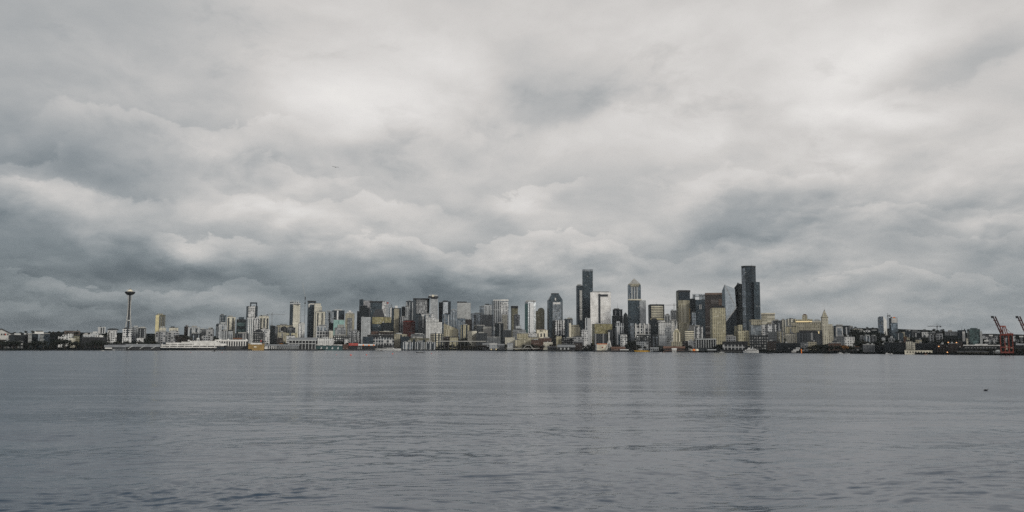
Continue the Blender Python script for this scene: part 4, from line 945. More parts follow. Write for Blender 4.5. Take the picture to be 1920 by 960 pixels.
    B('block', 'dark flats speckled with white windows behind the ferry', 1406, None, 1440, 628.5, 150, 'spots', roof='black paint', pent=0)
    B('low', 'dark brick low block right of the speckled flats', 1438, None, 1462, 639, 130, 'darkbrick', pent=0)
    B('ware', 'long black wharf warehouse with small pale roof lights', 1455, None, 1500, 643, 90, 'black', pent=0, depth=28)
    B('low', 'blue grey cube warehouse right of the white deckhouse', 1501, None, 1515, 641, 90, 'grey', pent=0)
    B('low', 'tan and pink low block on the slope left of the pointed spire tower', 1514, None, 1531, 640, 150, 'tan')
    # --- hospital hill
    B('block', 'dark slate block left of the beige hill buildings', 1447, None, 1464.5, 601, 560, 'darkrib')
    B('apt', 'beige narrow tower with white stripes left of the hill hospital', 1464.5, None, 1474, 599.5, 600, 'creamrib')
    B('apt', 'tan striped mid block on the slope below the hill hospital', 1458, None, 1470, 621, 340, 'tan')
    B('block', 'rose brown ribbed block below the hill hospital', 1473, None, 1493.5, 612, 400, 'goldrib')
    B('block', 'square cream block under the rose brown ribbed one', 1473, None, 1493, 625, 300, 'cream', pent=0)
    B('block', 'cream block with a toothed roof on the left of the hill hospital', 1474.5, 1478, 1493, 597.5, 820, 'cream')
    T = B('hall', 'wide beige hill hospital slab with rows of small windows', 1484, None, 1542, 604.5, 720, 'tan', pent=0, depth=30)
    T = B('hall', 'gold lit hospital block with a square turret on the hill top', 1490, None, 1524, 599, 840, 'gold', pent=0, roof='gold paint')
    T.box('turret', 1504, 1513.8, 590.8, 599.2, 'tan', dy=3, depth=16); T.box('turret_cap', 1506, 1512, 588.8, 591, 'brown paint', dy=6, depth=9); T.box('glow_strip', 1492, 1523, 602.2, 604, 'warm glow', dy=-1.2, depth=1)  # strip emits on its own to paint the bright lit band
    B('hall', 'cream stepped wing at the right of the hill hospital turret', 1523, None, 1541, 601, 800, 'cream')
    T = B('hall', 'long dark colonnaded hall under a curved dark roof', 1493.5, None, 1537, 623, 300, 'darkrib', pent=0, depth=34, roof='black paint')
    T.box('upper_roof', 1498, 1533, 619.5, 623.2, 'dark roof', dy=5, depth=24); T.box('corner_light', 1534.4, 1536, 621.5, 625.5, 'warm glow', dy=-1.2, depth=1)
    # pointed spire tower
    T = Thing('office_tower', 'cream stone tower with a steep pointed spire roof', 'tower', 1547, 330)
    ft = T.foot(1539.8, 1542, 1553, 610, 1.0); z1 = T.h(594); z2 = T.h(581.5)
    MB().prism(ft, -4, z1).build('shaft', 'stone', T.o)
    MB().prism(inset(ft, 1.1), z1 - 2.2, z1).build('cornice', 'tan', T.o)
    c = (sum(p[0] for p in ft) / 4, sum(p[1] for p in ft) / 4)
    MB().taper(inset(ft, .92), z1, [(c[0] + a * .8, c[1] + b * .8) for a, b in ((-1, -1), (1, -1), (1, 1), (-1, 1))], z2).build('spire', 'tan', T.o)
    MB().tube([(c[0], c[1], z2 - .5), (c[0], c[1], T.h(579.4))], [.9, .3], 8).build('finial', 'brown paint', T.o)
    T.box('right_wing', 1552.5, 1563, 611, None, 'stone', dy=6, depth=18); T.box('wing_top', 1553, 1561, 607.5, 611.1, 'stone', dy=9, depth=12)
    T.box('left_wing', 1537, 1542.5, 619, None, 'grey', dy=3, depth=18)  # grey puts the tower's shaded left side into this wing's colour
    T = B('block', 'black block with a bright white framed corner right of the spire tower', 1563, None, 1592, 610.5, 460, 'darkglass')
    for a, b, y0, y1 in ((1568, 1569.4, 613, 631), (1568, 1580, 612.5, 614.4), (1578.6, 1580, 613, 631)): T.box('white_frame', a, b, y0, y1, 'white paint', dy=-1.5, depth=1.4)
    T.box('frame_glazing', 1569.4, 1578.6, 614.4, 631, 'greyglass', dy=-1, depth=.9)
    B('low', 'low dark warehouse with white roof edges right of the spire tower base', 1553, None, 1577, 642.5, 130, 'brick', roof='pale roof')
    B('apt', 'white block with grey window stripes and a red lower corner', 1582, 1584, 1602.5, 631, 220, 'white', pent=0)
    B('low', 'grey flats below the black block with the white framed corner', 1564, None, 1584, 631, 280, 'grey')
    # --- ridge to the right
    for a, b, y, d, s, lb in [
        (1592, 1600, 613, 800, 'pale', 'small pale block on the ridge beside the white framed black block'),
        (1600, 1616, 616, 900, 'cream', 'cream block with a small central stub on the ridge right of the spire tower'),
        (1604, 1622, 619.5, 760, 'white', 'long white flats among dark firs on the ridge'),
        (1620, 1632, 619, 780, 'whitemott', 'white mottled flats left of the slant topped blue tower'),
        (1631, 1648, 620, 840, 'pale', 'pale flats directly left of the slant topped blue tower'),
        (1612, 1620.5, 630.5, 330, 'grey', 'grey hillside block left of the white slatted one'),
        (1620, 1631.5, 629.5, 320, 'ribs', 'white slatted hillside block below the ridge flats'),
        (1631, 1644, 630, 330, 'grey', 'grey block right of the white slatted hillside block'),
        (1653, 1660, 631.5, 300, 'pale', 'small pale hillside block below the slant topped blue tower'),
        (1666, 1678, 634, 260, 'greymott', 'mottled grey hillside flats under the orange capped tower'),
        (1676, 1694, 624, 420, 'slateglass', 'dark glass flats just right of the orange capped tower'),
        (1690.5, 1697, 622, 560, 'tan', 'tan and pink narrow block on the right ridge'),
        (1697, 1708, 620.5, 600, 'darkglass', 'dark block with a white roof sliver on the right ridge'),
        (1709, 1721, 621.5, 620, 'darkrib', 'dark ribbed block with a beige side on the right ridge'),
        (1720, 1729, 624, 500, 'black', 'black cube block on the right ridge'),
        (1728.5, 1741, 622, 640, 'white', 'white flats right of the black cube block'),
        (1741, 1758, 624.5, 480, 'spots', 'dark flats with pale vertical strips below the small tower crane'),
        (1757, 1768, 624.5, 470, 'greymott', 'grey flats at the right of the pale striped dark flats'),
        (1772, 1795, 621.5, 760, 'grey', 'broad plain grey block on the right ridge')]:
        B('block', lb, a, None, b, y, d, s)
    # twin blue towers
    T = Thing('apartment_tower', 'blue white glass tower with a slanting rounded top on the right ridge', 'apartment tower', 1654, 640)
    xs = [T.x(a, 610) for a in (1646.2, 1652, 1657, 1662.5)]
    MB().prism([(xs[0], 2), (xs[2], 0), (xs[3], 6), (xs[3], 26), (xs[0], 26)], -4, [T.h(595), T.h(593), T.h(601), T.h(601), T.h(595)]).build('walls', 'blueglass', T.o)
    MB().prism([(xs[2] - .2, -.6), (xs[3] + .5, 5), (xs[3] + .5, 8), (xs[2] - .2, .4)], -4, [T.h(592.6), T.h(600.5), T.h(600.5), T.h(592.6)]).build('white_edge', 'white paint', T.o)
    MB().prism([(xs[0] + 3, 6), (xs[2], 4), (xs[2], 20), (xs[0] + 3, 20)], T.h(595), T.h(593.2)).build('roof_plant', 'dark metal', T.o)
    T = B('apt', 'blue glass tower with dark left side, white top and orange cap on the right ridge', 1667.3, 1671, 1683.5, 595.8, 620, 'blueglass', ratio=1.0, pent=0)
    T.box('white_top', 1671.5, 1682.3, 596.5, 605, 'white paint', dy=-1.2, depth=1.1); T.box('orange_cap', 1674, 1678.6, 594.3, 596.2, 'orange paint', dy=2, depth=6); T.box('dark_side', 1667.2, 1671, 597, None, 'darkglass', dy=-1.2, depth=1.1)
    B('block', 'orange brown narrow block with a yellow cap above the cream columned shed', 1694, None, 1700.5, 631.5, 200, 'brick', roof='ochre', pent=0)
    B('block', 'rose block behind the orange brown narrow block', 1699, None, 1706, 632, 260, 'tan')
    B('low', 'cream columned low building beside the orange brown narrow block', 1698, None, 1711, 639.5, 170, 'creamrib', pent=0)
    B('low', 'cream wing right of the cream columned low building', 1710, None, 1718.5, 641.5, 160, 'cream', pent=0)
    B('low', 'plain beige box behind the cream wing on the right shore', 1717, None, 1728.5, 636.5, 230, 'tan', pent=0)
    T = B('tower', 'dark tower with a white right panel on the right ridge', 1795.5, None, 1812, 619, 420, 'darkglass', pent=0, roof='black paint')
    T.box('white_panel', 1804.5, 1809.5, 621.5, 640, 'white paint', dy=-1.3, depth=1.2)
    B('low', 'dark wider base block left of the white panelled dark tower', 1790, None, 1805, 640, 260, 'darkbrick', pent=0)
    T = B('tower', 'teal glass tower with rounded top and a white end fin', 1813.5, 1818, 1838, 617, 400, 'tealglass', ratio=1.0, pent=0)
    T.box('roof_crown', 1819, 1831, 615, 617.1, 'tealglass', dy=2, depth=18); T.box('white_fin', 1837.6, 1842, 621, None, 'pale metal', dy=2, depth=20)
    B('low', 'narrow lit block between the dark panelled tower and the teal tower', 1812, None, 1815.5, 633.5, 330, 'cream', pent=0, depth=10)
    # sheds along the right shore
    for a, b, y, s, r_, lb in [
        (1577, 1612, 650.5, 'darkshed', 'dark roof', 'dark tree shaded shed right of the white block with the red corner'),
        (1618, 1640, 645.5, 'grey', 'pale roof', 'grey open fronted shed with a pale flat roof on the right shore'),
        (1640, 1670, 649, 'black', 'dark roof', 'low black shed left of the wide dark sheds on the right shore'),
        (1658, 1698, 642, 'black', 'dark roof', 'wide black shed with a sloping roof left of the cream arched wharf'),
        (1716, 1756, 643.5, 'black', 'dark roof', 'wide black shed behind the cream arched wharf'),
        (1756, 1778, 645.5, 'darkbrick', 'dark roof', 'brown black shed with an orange lamp on the right shore'),
        (1778, 1797, 643.5, 'darkbrick', 'grey metal', 'taller brown black shed with two orange lamps on its roof')]:
        B('ware', lb, a, None, b, y, 90 if a not in (1618,) else 60, s, pent=0, roof=r_, depth=28)
city()
# ------------------------------------------------------------------ landmarks, piers, cranes, boats, trees, birds
def landmarks():
    # needle tower
    T = Thing('observation_tower', 'white three legged needle tower topped by a dark saucer', 'observation tower', 238.5, 640)
    zt = T.h(541, 243); c0 = 0.0
    zs = lambda py: T.h(py, 240)
    zd = zs(549); zw = zs(588)
    for i, a in enumerate((math.radians(200), math.radians(-20), math.radians(90))):
        pts = []; rad = []
        for py, r in ((628, 9.6), (614, 7.4), (600, 5.4), (588, 3.9), (576, 3.2), (565, 3.5), (557, 4.6), (551, 6.6)):
            pts.append((r * math.cos(a), r * math.sin(a) * .8, zs(py) if py < 628 else -3)); rad.append(1.15 if py > 580 else .95)
        MB().tube(pts, rad, 8).build('leg', 'pale roof', T.o, True)
    MB().prism([(2.4 * math.cos(k * math.pi / 3), 2.4 * math.sin(k * math.pi / 3)) for k in range(6)], -3, zd - 1).build('core_shaft', 'dark metal', T.o)
    MB().lathe([(6.4, zs(602)), (6.6, zs(601)), (6.4, zs(600))], 20).build('brace_ring', 'pale metal', T.o)
    sc_ = (T.x(253.2, 548) - T.x(232.8, 548)) / 2
    MB().lathe([(4, zd - 6.5), (sc_ * .62, zd - 5), (sc_ * .85, zd - 2), (sc_ * .98, zd + .6), (sc_, zd + 2.0), (sc_ * .85, zd + 3.6)], 36).build('saucer', 'dark metal', T.o)
    MB().lathe([(sc_ * .84, zd + 2.8), (sc_ * .55, zd + 5), (sc_ * .34, zd + 7.2), (sc_ * .3, zd + 9.2)], 36).build('saucer_roof', 'cream paint', T.o)
    MB().lathe([(sc_ * .27, zd + 9), (sc_ * .27, zd + 10.4), (sc_ * .1, zd + 10.8), (.5, zd + 11)], 20).build('lantern', 'dark metal', T.o)
    MB().tube([(0, 0, zd + 10.8), (0, 0, zt + 8)], [.4, .12], 6).build('spire', 'grey metal', T.o)
    # ferris wheel seen edge on
    T = Thing('ferris_wheel', 'white observation wheel seen edge on beside the cream pier hall', 'ferris wheel', 1142, 12)
    zt = T.h(623, 1141); R = (zt - 3) / 2; zc = 3 + R
    rim = [(0, R * math.cos(t), zc + R * math.sin(t)) for t in [2 * math.pi * k / 48 for k in range(49)]]
    for s in (-1.0, 1.0): MB().tube([(s, y, z) for _, y, z in rim], .6, 6).build('rim', 'white paint', T.o)
    sp = MB()
    for k in range(14):
        t = 2 * math.pi * k / 14; sp.beam((0, 0, zc), (0, R * math.cos(t), zc + R * math.sin(t)), .28)
    sp.build('spokes', 'white paint', T.o)
    for k in range(12):
        t = 2 * math.pi * (k + .5) / 12; y, z = (R + .4) * math.cos(t), zc + (R + .4) * math.sin(t)
        MB().box(-1.1, 1.1, y - 1.1, y + 1.1, z - 2.4, z - .2).build('gondola', 'pale metal', T.o)
    for sx in (-1, 1):
        for sy in (-1, 1): MB().beam((sx * 1.6, 0, zc), (sx * 7.0, sy * 9, 0), 1.7).build('leg', 'white paint', T.o)
    MB().tube([(-2.2, 0, zc), (2.2, 0, zc)], 1.1, 12).build('hub', 'pale metal', T.o)
    # white gabled hall far left
    T = Thing('hall', 'big white hall with a wide pitched roof at the far left edge', 'building', 4, 200)
    x0, x1, xr = T.x(-22, 630), T.x(24.5, 630), T.x(2.5, 620); zr, ze = T.h(616.8, 3), T.h(628, 20)
    MB().add([(x0, 0, -4), (x1, 0, -4), (x1, 0, ze), (xr, 0, zr), (x0, 0, ze), (x0, 30, -4), (x1, 30, -4), (x1, 30, ze), (xr, 30, zr), (x0, 30, ze)], [(0, 1, 2, 3, 4), (9, 8, 7, 6, 5), (1, 6, 7, 2), (5, 0, 4, 9)]).build('walls', 'pale roof', T.o)
    MB().beam((xr, -1, zr + .3), (x1 + 2, -1, ze - .4), 1.0, 2).beam((xr, -1, zr + .3), (x0, -1, ze - .4), 1.0, 2).build('roof_edge', 'dark metal', T.o)
    MB().add([(xr, -1, zr + .6), (x1 + 2, -1, ze), (x1 + 2, 31, ze), (xr, 31, zr + .6), (x0, -1, ze), (x0, 31, ze)], [(0, 1, 2, 3), (0, 3, 5, 4)]).build('roof', 'grey metal', T.o)
    for a, m_ in ((2, 'dark glazing'), (6.5, 'dark glazing'), (9.2, 'red paint'), (13.5, 'dark glazing')): T.box('window', a, a + 2.4, 625.5, 628.5, m_, dy=-.6, depth=.7)
    # balcony stack and striped office on the left hill
    T = Thing('apartment_block', 'stack of bright white balconies on the left shore hill', 'building', 56.5, 150)
    T.box('walls', 53, 60, 625, None, 'black', depth=14)
    for k in range(7): T.box('balcony', 52.6 if k < 6 else 52.3, 59.6, 625.2 + k * 2.55, 626.5 + k * 2.55, 'pale metal', dy=-2.4, depth=2.6)
    T = Thing('office_building', 'grey glass bay of pale floor lines with a white rooftop box on the left hill', 'building', 78, 150)
    T.box('walls', 71.5, 84, 626, None, 'darkglass', depth=18)
    T.box('glass_strip', 71.5, 74.3, 626.5, 642, 'greyglass', dy=-1.4, depth=1.3)
    for k in range(6): T.box('floor_line', 74.5, 83 - (k % 3), 628 + k * 2.6, 628.9 + k * 2.6, 'pale metal', dy=-1.3, depth=1.2)
    T.box('rooftop_box', 65, 82, 621.8, 625.9, 'white paint', dy=3, depth=12); T.box('rooftop_slab', 67, 81, 620, 621.9, 'black paint', dy=4, depth=9)

def shed(name, label, x0, x1, ye, yr, d, wall, roofm, along='x', depth=26, group=None, cat='pier building'):
    T = Thing(name, label, cat, (x0 + x1) / 2, d, group)
    a, b = T.x(x0, 650), T.x(x1, 650); ze, zr = T.h(ye), T.h(yr)
    m = MB().gable(a, b, 0, depth, -3, ze, zr, along); 
    m.build('walls', wall, T.o)
    r = MB()
    if along == 'x':
        ym = depth / 2
        r.add([(a - .8, -.8, ze - .1), (b + .8, -.8, ze - .1), (b + .8, ym, zr + .35), (a - .8, ym, zr + .35), (b + .8, depth + .8, ze - .1), (a - .8, depth + .8, ze - .1)], [(0, 1, 2, 3), (3, 2, 4, 5)])
    else:
        xm = (a + b) / 2
        r.add([(a - .8, -.8, ze - .1), (a - .8, depth + .8, ze - .1), (xm, depth + .8, zr + .35), (xm, -.8, zr + .35), (b + .8, -.8, ze - .1), (b + .8, depth + .8, ze - .1)], [(1, 0, 3, 2), (3, 4, 5, 2)])
    r.build('roof', roofm, T.o)
    T.ze, T.zr, T.a, T.b = ze, zr, a, b
    return T

def piers():
    # the quay decks, dark piled edges that carry the pier sheds
    for x0, x1, lb in ((195, 300, 'dark piled pier under the grey ferry sheds on the left'), (300, 466, 'long dark pier under the white terminal'), (468, 596, 'dark pier carrying the ochre and grey sheds'), (590, 700, 'dark pier under the teal awnings and red roofs'),
                       (1020, 1110, 'dark pier under the grey fish hall sheds'), (1112, 1220, 'dark pier under the observation wheel'), (1255, 1345, 'dark pier left of the ferry dock'), (1345, 1460, 'dark ferry dock beside the white ferry')):
        T = Thing('pier', lb, 'pier', (x0 + x1) / 2, -14, z=0.0)
        a, b = T.x(x0, 656), T.x(x1, 656)
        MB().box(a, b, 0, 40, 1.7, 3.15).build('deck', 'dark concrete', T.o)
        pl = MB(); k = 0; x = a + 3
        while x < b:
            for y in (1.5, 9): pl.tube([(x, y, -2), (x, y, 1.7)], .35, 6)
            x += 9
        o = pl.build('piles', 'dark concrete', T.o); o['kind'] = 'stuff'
    # white terminal with layered decks
    T = Thing('cruise_terminal', 'long white layered terminal with wavy upper roof on the left shore', 'terminal', 372, 20)
    T.box('lower_hall', 301, 424, 651.5, None, 'darkglass', depth=34)
    T.box('lower_deck', 301, 406, 650.2, 652.1, 'white paint', dy=-3, depth=5); T.box('middle_deck', 302, 420, 646.3, 648.6, 'white paint', dy=-2, depth=6)
    T.box('middle_hall', 304, 425, 642.5, 651, 'darkglass', dy=3, depth=28); T.box('upper_deck', 311, 413, 642.6, 645.2, 'white paint', dy=0, depth=8)
    T.box('upper_hall', 340, 412, 641, 645, 'white paint', dy=6, depth=20)
    T.box('roof_plate', 363, 425, 643.6, 647.8, 'white paint', dy=-1.0, depth=6)
    for k in range(8): T.box('deck_post', 304 + k * 14, 305.2 + k * 14, 644, 652, 'white paint', dy=-2.6, depth=1)
    T.box('upper_glazing', 356, 408, 639.5, 641.8, 'dark glazing', dy=7.5, depth=2)
    for k in range(11):
        a = 356 + k * 4.6; xa, xb = T.x(a, 639), T.x(a + 4.4, 639); z0, z1 = T.h(641), T.h(638.4)
        MB().add([(xa, 6, z0), (xb, 6, z0), (xb, 6, z1), ((xa + xb) / 2, 6, z1 - 1.5), (xa, 6, z1), (xa, 24, z0), (xb, 24, z0), (xb, 24, z1), ((xa + xb) / 2, 24, z1 - 1.5), (xa, 24, z1)], [(0, 1, 2, 3, 4), (9, 8, 7, 6, 5), (2, 7, 8, 3), (3, 8, 9, 4), (1, 6, 7, 2), (5, 0, 4, 9)]).build('wave_roof', 'white paint', T.o)
    T.box('portal_frame', 369, 374, 633.8, 635.4, 'white paint', dy=10, depth=3); T.box('portal_post', 369, 370.3, 635, 641, 'white paint', dy=10, depth=3); T.box('portal_post', 372.8, 374, 635, 641, 'white paint', dy=10, depth=3)
    MB().lathe([(2.6, 0), (2.8, 2), (1.6, 3.6), (.2, 4)], 14, T.x(354, 638), 12).build('roof_dome', 'white paint', T.o).location = (0, 0, T.h(640.2))
    # white arcade shed
    T = Thing('pier_shed', 'white arcade shed with tall dark openings behind the long terminal', 'pier building', 434, 64)
    T.box('walls', 404, 464, 638.2, 649.2, 'dark glazing', depth=24); T.box('base', 404, 464, 648.8, None, 'dark concrete', dy=-.6, depth=25)
    T.box('roof', 403, 464.5, 636.8, 640, 'white paint', dy=-2, depth=27)
    for k in range(13): T.box('column', 404 + k * 4.62, 405.9 + k * 4.62, 639.5, 649, 'white paint', dy=-1.6, depth=1.5)
    for a in (413, 428, 462): MB().lathe([(2.4, 0), (2.4, 1.2), (.2, 2.4)], 12, T.x(a, 637), 8).build('roof_vent', 'white paint', T.o).location = (0, 0, T.h(636.8))
    # ochre shed with white roof and flag
    T = shed('pier_shed', 'ochre yellow pier shed with a wavy white roof', 465.5, 495.5, 646.5, 644.5, -8, 'ochre', 'ochre', depth=22)
    MB().gable(T.x(470, 644), T.x(491, 644), 3, 17, T.h(646.2), T.h(645), T.h(642.8)).build('white_roof', 'white paint', T.o)
    T.box('bright_front', 476, 481, 649.4, 651.6, 'cream paint', dy=-.7, depth=.6)
    T.box('flag_mast', 489.6, 490.2, 636, 645, 'grey metal', dy=8, depth=.6); T.box('red_flag', 488.2, 490.9, 637.6, 641.2, 'red paint', dy=7.4, depth=.3)
    # grey shed with white gable
    T = shed('pier_shed', 'grey white shed with a peaked left gable and lattice front', 496, 561, 648, 646, -6, 'grey', 'grey metal', depth=20)
    for k in range(5): T.box('white_pilaster', 501 + k * 4, 502 + k * 4, 648.4, 654.5, 'white paint', dy=-.9, depth=.8)
    la = MB()
    for k in range(10):
        a = 522 + k * 3.9; xa, xm, xb = T.x(a, 651), T.x(a + 1.95, 651), T.x(a + 3.9, 651); z0, z1 = T.h(653.8), T.h(649.2)
        la.beam((xa, -.8, z0), (xm, -.8, z1), .55).beam((xm, -.8, z1), (xb, -.8, z0), .55)
    la.build('lattice', 'pale metal', T.o)
    xa, xb = T.x(496, 651), T.x(501.5, 651); MB().gable(xa, xb, -1.5, 6, T.h(654.5), T.h(651), T.h(648.3), 'y').build('white_gable', 'white paint', T.o)
    # big grey hall
    T = shed('pier_hall', 'big grey hipped hall with white columned front on the left waterfront', 541, 593, 637.6, 633, 36, 'darkshed', 'grey metal', depth=40)
    for k in range(9): T.box('white_column', 541 + k * 6.2, 542.2 + k * 6.2, 638.5, 655, 'pale metal', dy=-1.6, depth=1.4)
    T.box('eave', 540, 594, 637.2, 639, 'pale metal', dy=-2, depth=3); T.box('floor_edge', 541, 593, 643.6, 644.8, 'pale metal', dy=-1.4, depth=1.2)
    # teal pier with peaked awnings
    T = Thing('pier_shed', 'teal pier building with four white peaked awnings', 'pier building', 616, -8)
    T.box('walls', 590, 642, 647, None, 'teal paint', depth=22)
    for k in range(4):
        a = 590.5 + k * 10.4; xa, xb = T.x(a, 648), T.x(a + (10 if k < 3 else 20), 648); z0, z1 = T.h(648.6), T.h(646)
        MB().add([(xa, -2, z1), (xb, -2, z1 - .3), (xb, -2, z0 + .9), (xa, -2, z0 + 2.2), (xa, 8, z1), (xb, 8, z1 - .3), (xb, 8, z0 + .9), (xa, 8, z0 + 2.2)], [(3, 2, 1, 0), (0, 1, 5, 4), (4, 5, 6, 7), (2, 3, 7, 6), (0, 4, 7, 3), (1, 2, 6, 5)]).build('awning', 'white paint', T.o)
        c = a + 12; MB().taper([(T.x(c - 2.4, 653), -1.6), (T.x(c + 1.4, 653), -1.6), (T.x(c + 1.4, 653), 1), (T.x(c - 2.4, 653), 1)], T.h(654.5), [(T.x(c - .2, 653), -1.2), (T.x(c + 1.2, 653), -1.2), (T.x(c + 1.2, 653), .6), (T.x(c - .2, 653), .6)], T.h(650.4)).build('tent', 'pale metal', T.o)
    # red roofs and white roof
    T = shed('pier_shed', 'low pier shed with a bright red roof', 654, 671, 648, 643.6, -2, 'darkshed', 'red paint', depth=26)
    T.box('dark_front', 643, 655, 645.5, None, 'brick', dy=2, depth=20)
    T = shed('pier_shed', 'long low pier shed with a white roof and orange gable ends', 670.5, 703, 648, 645.3, -4, 'darkshed', 'white paint', depth=20)
    for a in (680, 690.5, 699.5): T.box('orange_gable', a, a + 2.6, 646, 648.4, 'orange paint', dy=-1.3, depth=.5)
    for k in range(7): T.box('white_brace', 659 + k * 3, 660 + k * 3, 650, 654.5, 'pale metal', dy=-1.2, depth=.8)
    # left ferry sheds
    T = shed('ferry_dock', 'low grey ferry dock shed with dark windows on the left shore', 196, 236, 650.6, 647.2, -4, 'grey', 'grey metal', depth=20)
    T.box('window_band', 208, 232, 651.5, 653.6, 'dark glazing', dy=-.7, depth=.6); T.box('white_bow', 197, 210, 651.6, 654, 'white paint', dy=-1.2, depth=.8)
    T = shed('ferry_dock', 'long grey roofed dock with sloping ramps left of the white terminal', 236, 300, 650.4, 645.4, 4, 'darkshed', 'grey metal', depth=30)
    for a in (240, 262, 284): MB().beam((T.x(a, 650), -1.5, T.h(654)), (T.x(a + 9, 650), -1.5, T.h(648.5)), 1.2).build('ramp', 'pale metal', T.o)
    T = shed('shed', 'small gabled grey shed above the low ferry dock on the left', 203, 235, 646.8, 644.8, 60, 'brick', 'dark roof', depth=14)
    # middle: railway bank and piers
    T = Thing('viaduct', 'long pale elevated road deck above the waterfront trees', 'viaduct', 890, 80)
    T.box('deck', 822, 912, 639, 640.8, 'concrete', depth=12)
    for k in range(12): T.box('column', 825 + k * 7.6, 826.2 + k * 7.6, 640.8, None, 'dark concrete', dy=4, depth=2)
    T = Thing('viaduct', 'pale low bridge with a trapezoid ramp frame below the gold arcade hall', 'viaduct', 985, 40)
    p = [(T.x(980, 655), 0, T.h(655)), (T.x(986.5, 648), 0, T.h(647.5)), (T.x(994, 648), 0, T.h(647.5)), (T.x(1001, 655), 0, T.h(655))]
    MB().beam(p[0], p[1], 1.7).beam(p[1], p[2], 1.7).beam(p[2], p[3], 1.7).build('ramp_frame', 'concrete', T.o); T.box('deck', 950, 1012, 652.5, 654, 'concrete', dy=4, depth=8)
    for x0, x1, ye, yr, w, r_, lb in ((905, 917, 646, 643.5, 'greyapt', 'grey metal', 'small grey gabled shed right of the waterfront trees'), (918, 932, 646, 644, 'pale', 'pale roof', 'pale small shed with lit doors by the water'), (934, 946, 647, 645, 'grey', 'grey metal', 'blue grey shed right of the lit doors'), (951, 962, 645, 643, 'pale', 'grey metal', 'pale twin bay shed left of the trapezoid ramp')):
        T = shed('shed', lb, x0, x1, ye, yr, 30, w, r_, depth=14, cat='shed')
        if x0 == 918:
            for a in (920, 929): T.box('lit_door', a, a + 2.4, 654, 656, 'warm glow', dy=-.6, depth=.4)
    T = shed('fish_hall', 'wide grey roofed fish hall with small white gables', 1045, 1078, 651, 646.5, 6, 'darkshed', 'grey metal', depth=26)
    for a in (1050, 1057, 1064): MB().gable(T.x(a, 652), T.x(a + 3.4, 652), -1.6, 3, T.h(655.5), T.h(653.4), T.h(651.6), 'y').build('white_gable', 'pale metal', T.o)
    T = shed('shed', 'low dark shed left of the wide grey fish hall', 1027, 1044, 651.6, 649.5, 8, 'darkshed', 'dark roof', depth=18, cat='shed')
    T = shed('warehouse', 'brown brick warehouse right of the wide grey fish hall', 1076, 1092, 643, 641, 60, 'darkbrick', 'dark roof', depth=24, cat='warehouse')
    T = shed('pier_hall', 'cream pier hall with an orange roof line and small red sign', 1119.5, 1139.5, 645.5, 644.6, 0, 'cream paint', 'orange paint', depth=22)
    T.box('red_sign', 1128.6, 1131.2, 650.2, 652, 'red paint', dy=-.8, depth=.4); T.box('grey_end', 1117, 1119.6, 645.5, None, 'pale metal', dy=1, depth=16)
    T = B('apt', 'white gridded waterfront apartment block with a dark left side', 1159, 1163.5, 1175.8, 627, 130, 'whitemott', ratio=1.0)
    T.box('dark_side', 1159.3, 1163.4, 628, None, 'darkglass', dy=-.6, depth=.5)
    T = shed('pier_shed', 'low dark pier shed with rusty roof right of the observation wheel', 1146, 1172, 653.5, 650.5, 4, 'brick', 'brown paint', depth=20)
    T = shed('pier_shed', 'low pier shed with a peaked white roof ridge left of the yellow boat', 1163, 1178, 656.5, 655, -6, 'darkshed', 'pale roof', depth=12)
    T = shed('pier_shed', 'blue grey glazed pier shed right of the yellow boat', 1219, 1235, 653.5, 651.5, 4, 'greyapt', 'grey metal', depth=20)
    T = shed('pier_shed', 'dark brick pier shed with a red base behind the white hut', 1244, 1284, 653, 649.5, 8, 'darkbrick', 'brown paint', depth=20)
    T.box('red_base', 1246, 1283, 656, 658.5, 'brick', dy=-1, depth=.8)
    T = shed('hut', 'small white gabled hut on the pier below the cream deco tower', 1260, 1268.5, 655.4, 653.2, -10, 'white paint', 'white paint', depth=10, cat='hut')
    T = Thing('pavilion', 'low pavilion with cream domes and a bright orange centre on the pier', 'pavilion', 1301, -6)
    for a, w, m_ in ((1295.5, 4.2, 'tan'), (1301, 3.4, 'orange paint'), (1306.5, 4.2, 'cream paint')):
        r = T.x(a + w, 656) - T.x(a, 656); MB().lathe([(r, 0), (r, 1.2), (r * .8, 3.2), (r * .4, 4.6), (.2, 5)], 18, T.x(a, 656), r + 1).build('dome', m_, T.o)
    T.box('base', 1291, 1311, 656.8, None, 'darkshed', dy=3, depth=12)
    T = shed('pier_shed', 'long thin pier roof below the white piered office', 1327, 1342, 656.6, 655.4, -6, 'darkshed', 'pale metal', depth=8)
    # right shore
    T = Thing('wharf_building', 'long cream wharf front with a row of dark arched openings', 'pier building', 1722, 6)
    T.box('walls', 1696, 1748, 657, None, 'cream paint', depth=16)
    for k in range(9):
        a = 1700.5 + k * 5.2; xa, xb = T.x(a, 660), T.x(a + 2.6, 660); z0, z1 = .2, T.h(660.2); rr = (xb - xa) / 2
        pr = [(xa, z0), (xb, z0)] + [((xa + xb) / 2 + rr * math.cos(t), z1 + rr * math.sin(t)) for t in [math.pi * q / 6 for q in range(7)]]
        k_ = len(pr); MB().add([(x, -.3, z) for x, z in pr] + [(x, .4, z) for x, z in pr], [tuple(range(k_)), tuple(range(2 * k_ - 1, k_ - 1, -1))] + [((i + 1) % k_, i, k_ + i, k_ + (i + 1) % k_) for i in range(k_)]).build('arched_opening', 'black paint', T.o)
    T = Thing('terminal_building', 'long dark terminal with white roof and pale windows left of the red cranes', 'terminal', 1840, 110)
    T.box('walls', 1807, 1876, 648.5, None, 'darkshed', depth=30); T.box('roof', 1806, 1876.5, 646.4, 648.6, 'white paint', dy=-2, depth=34); T.box('roof_box', 1828, 1852, 645, 646.5, 'white paint', dy=6, depth=12)
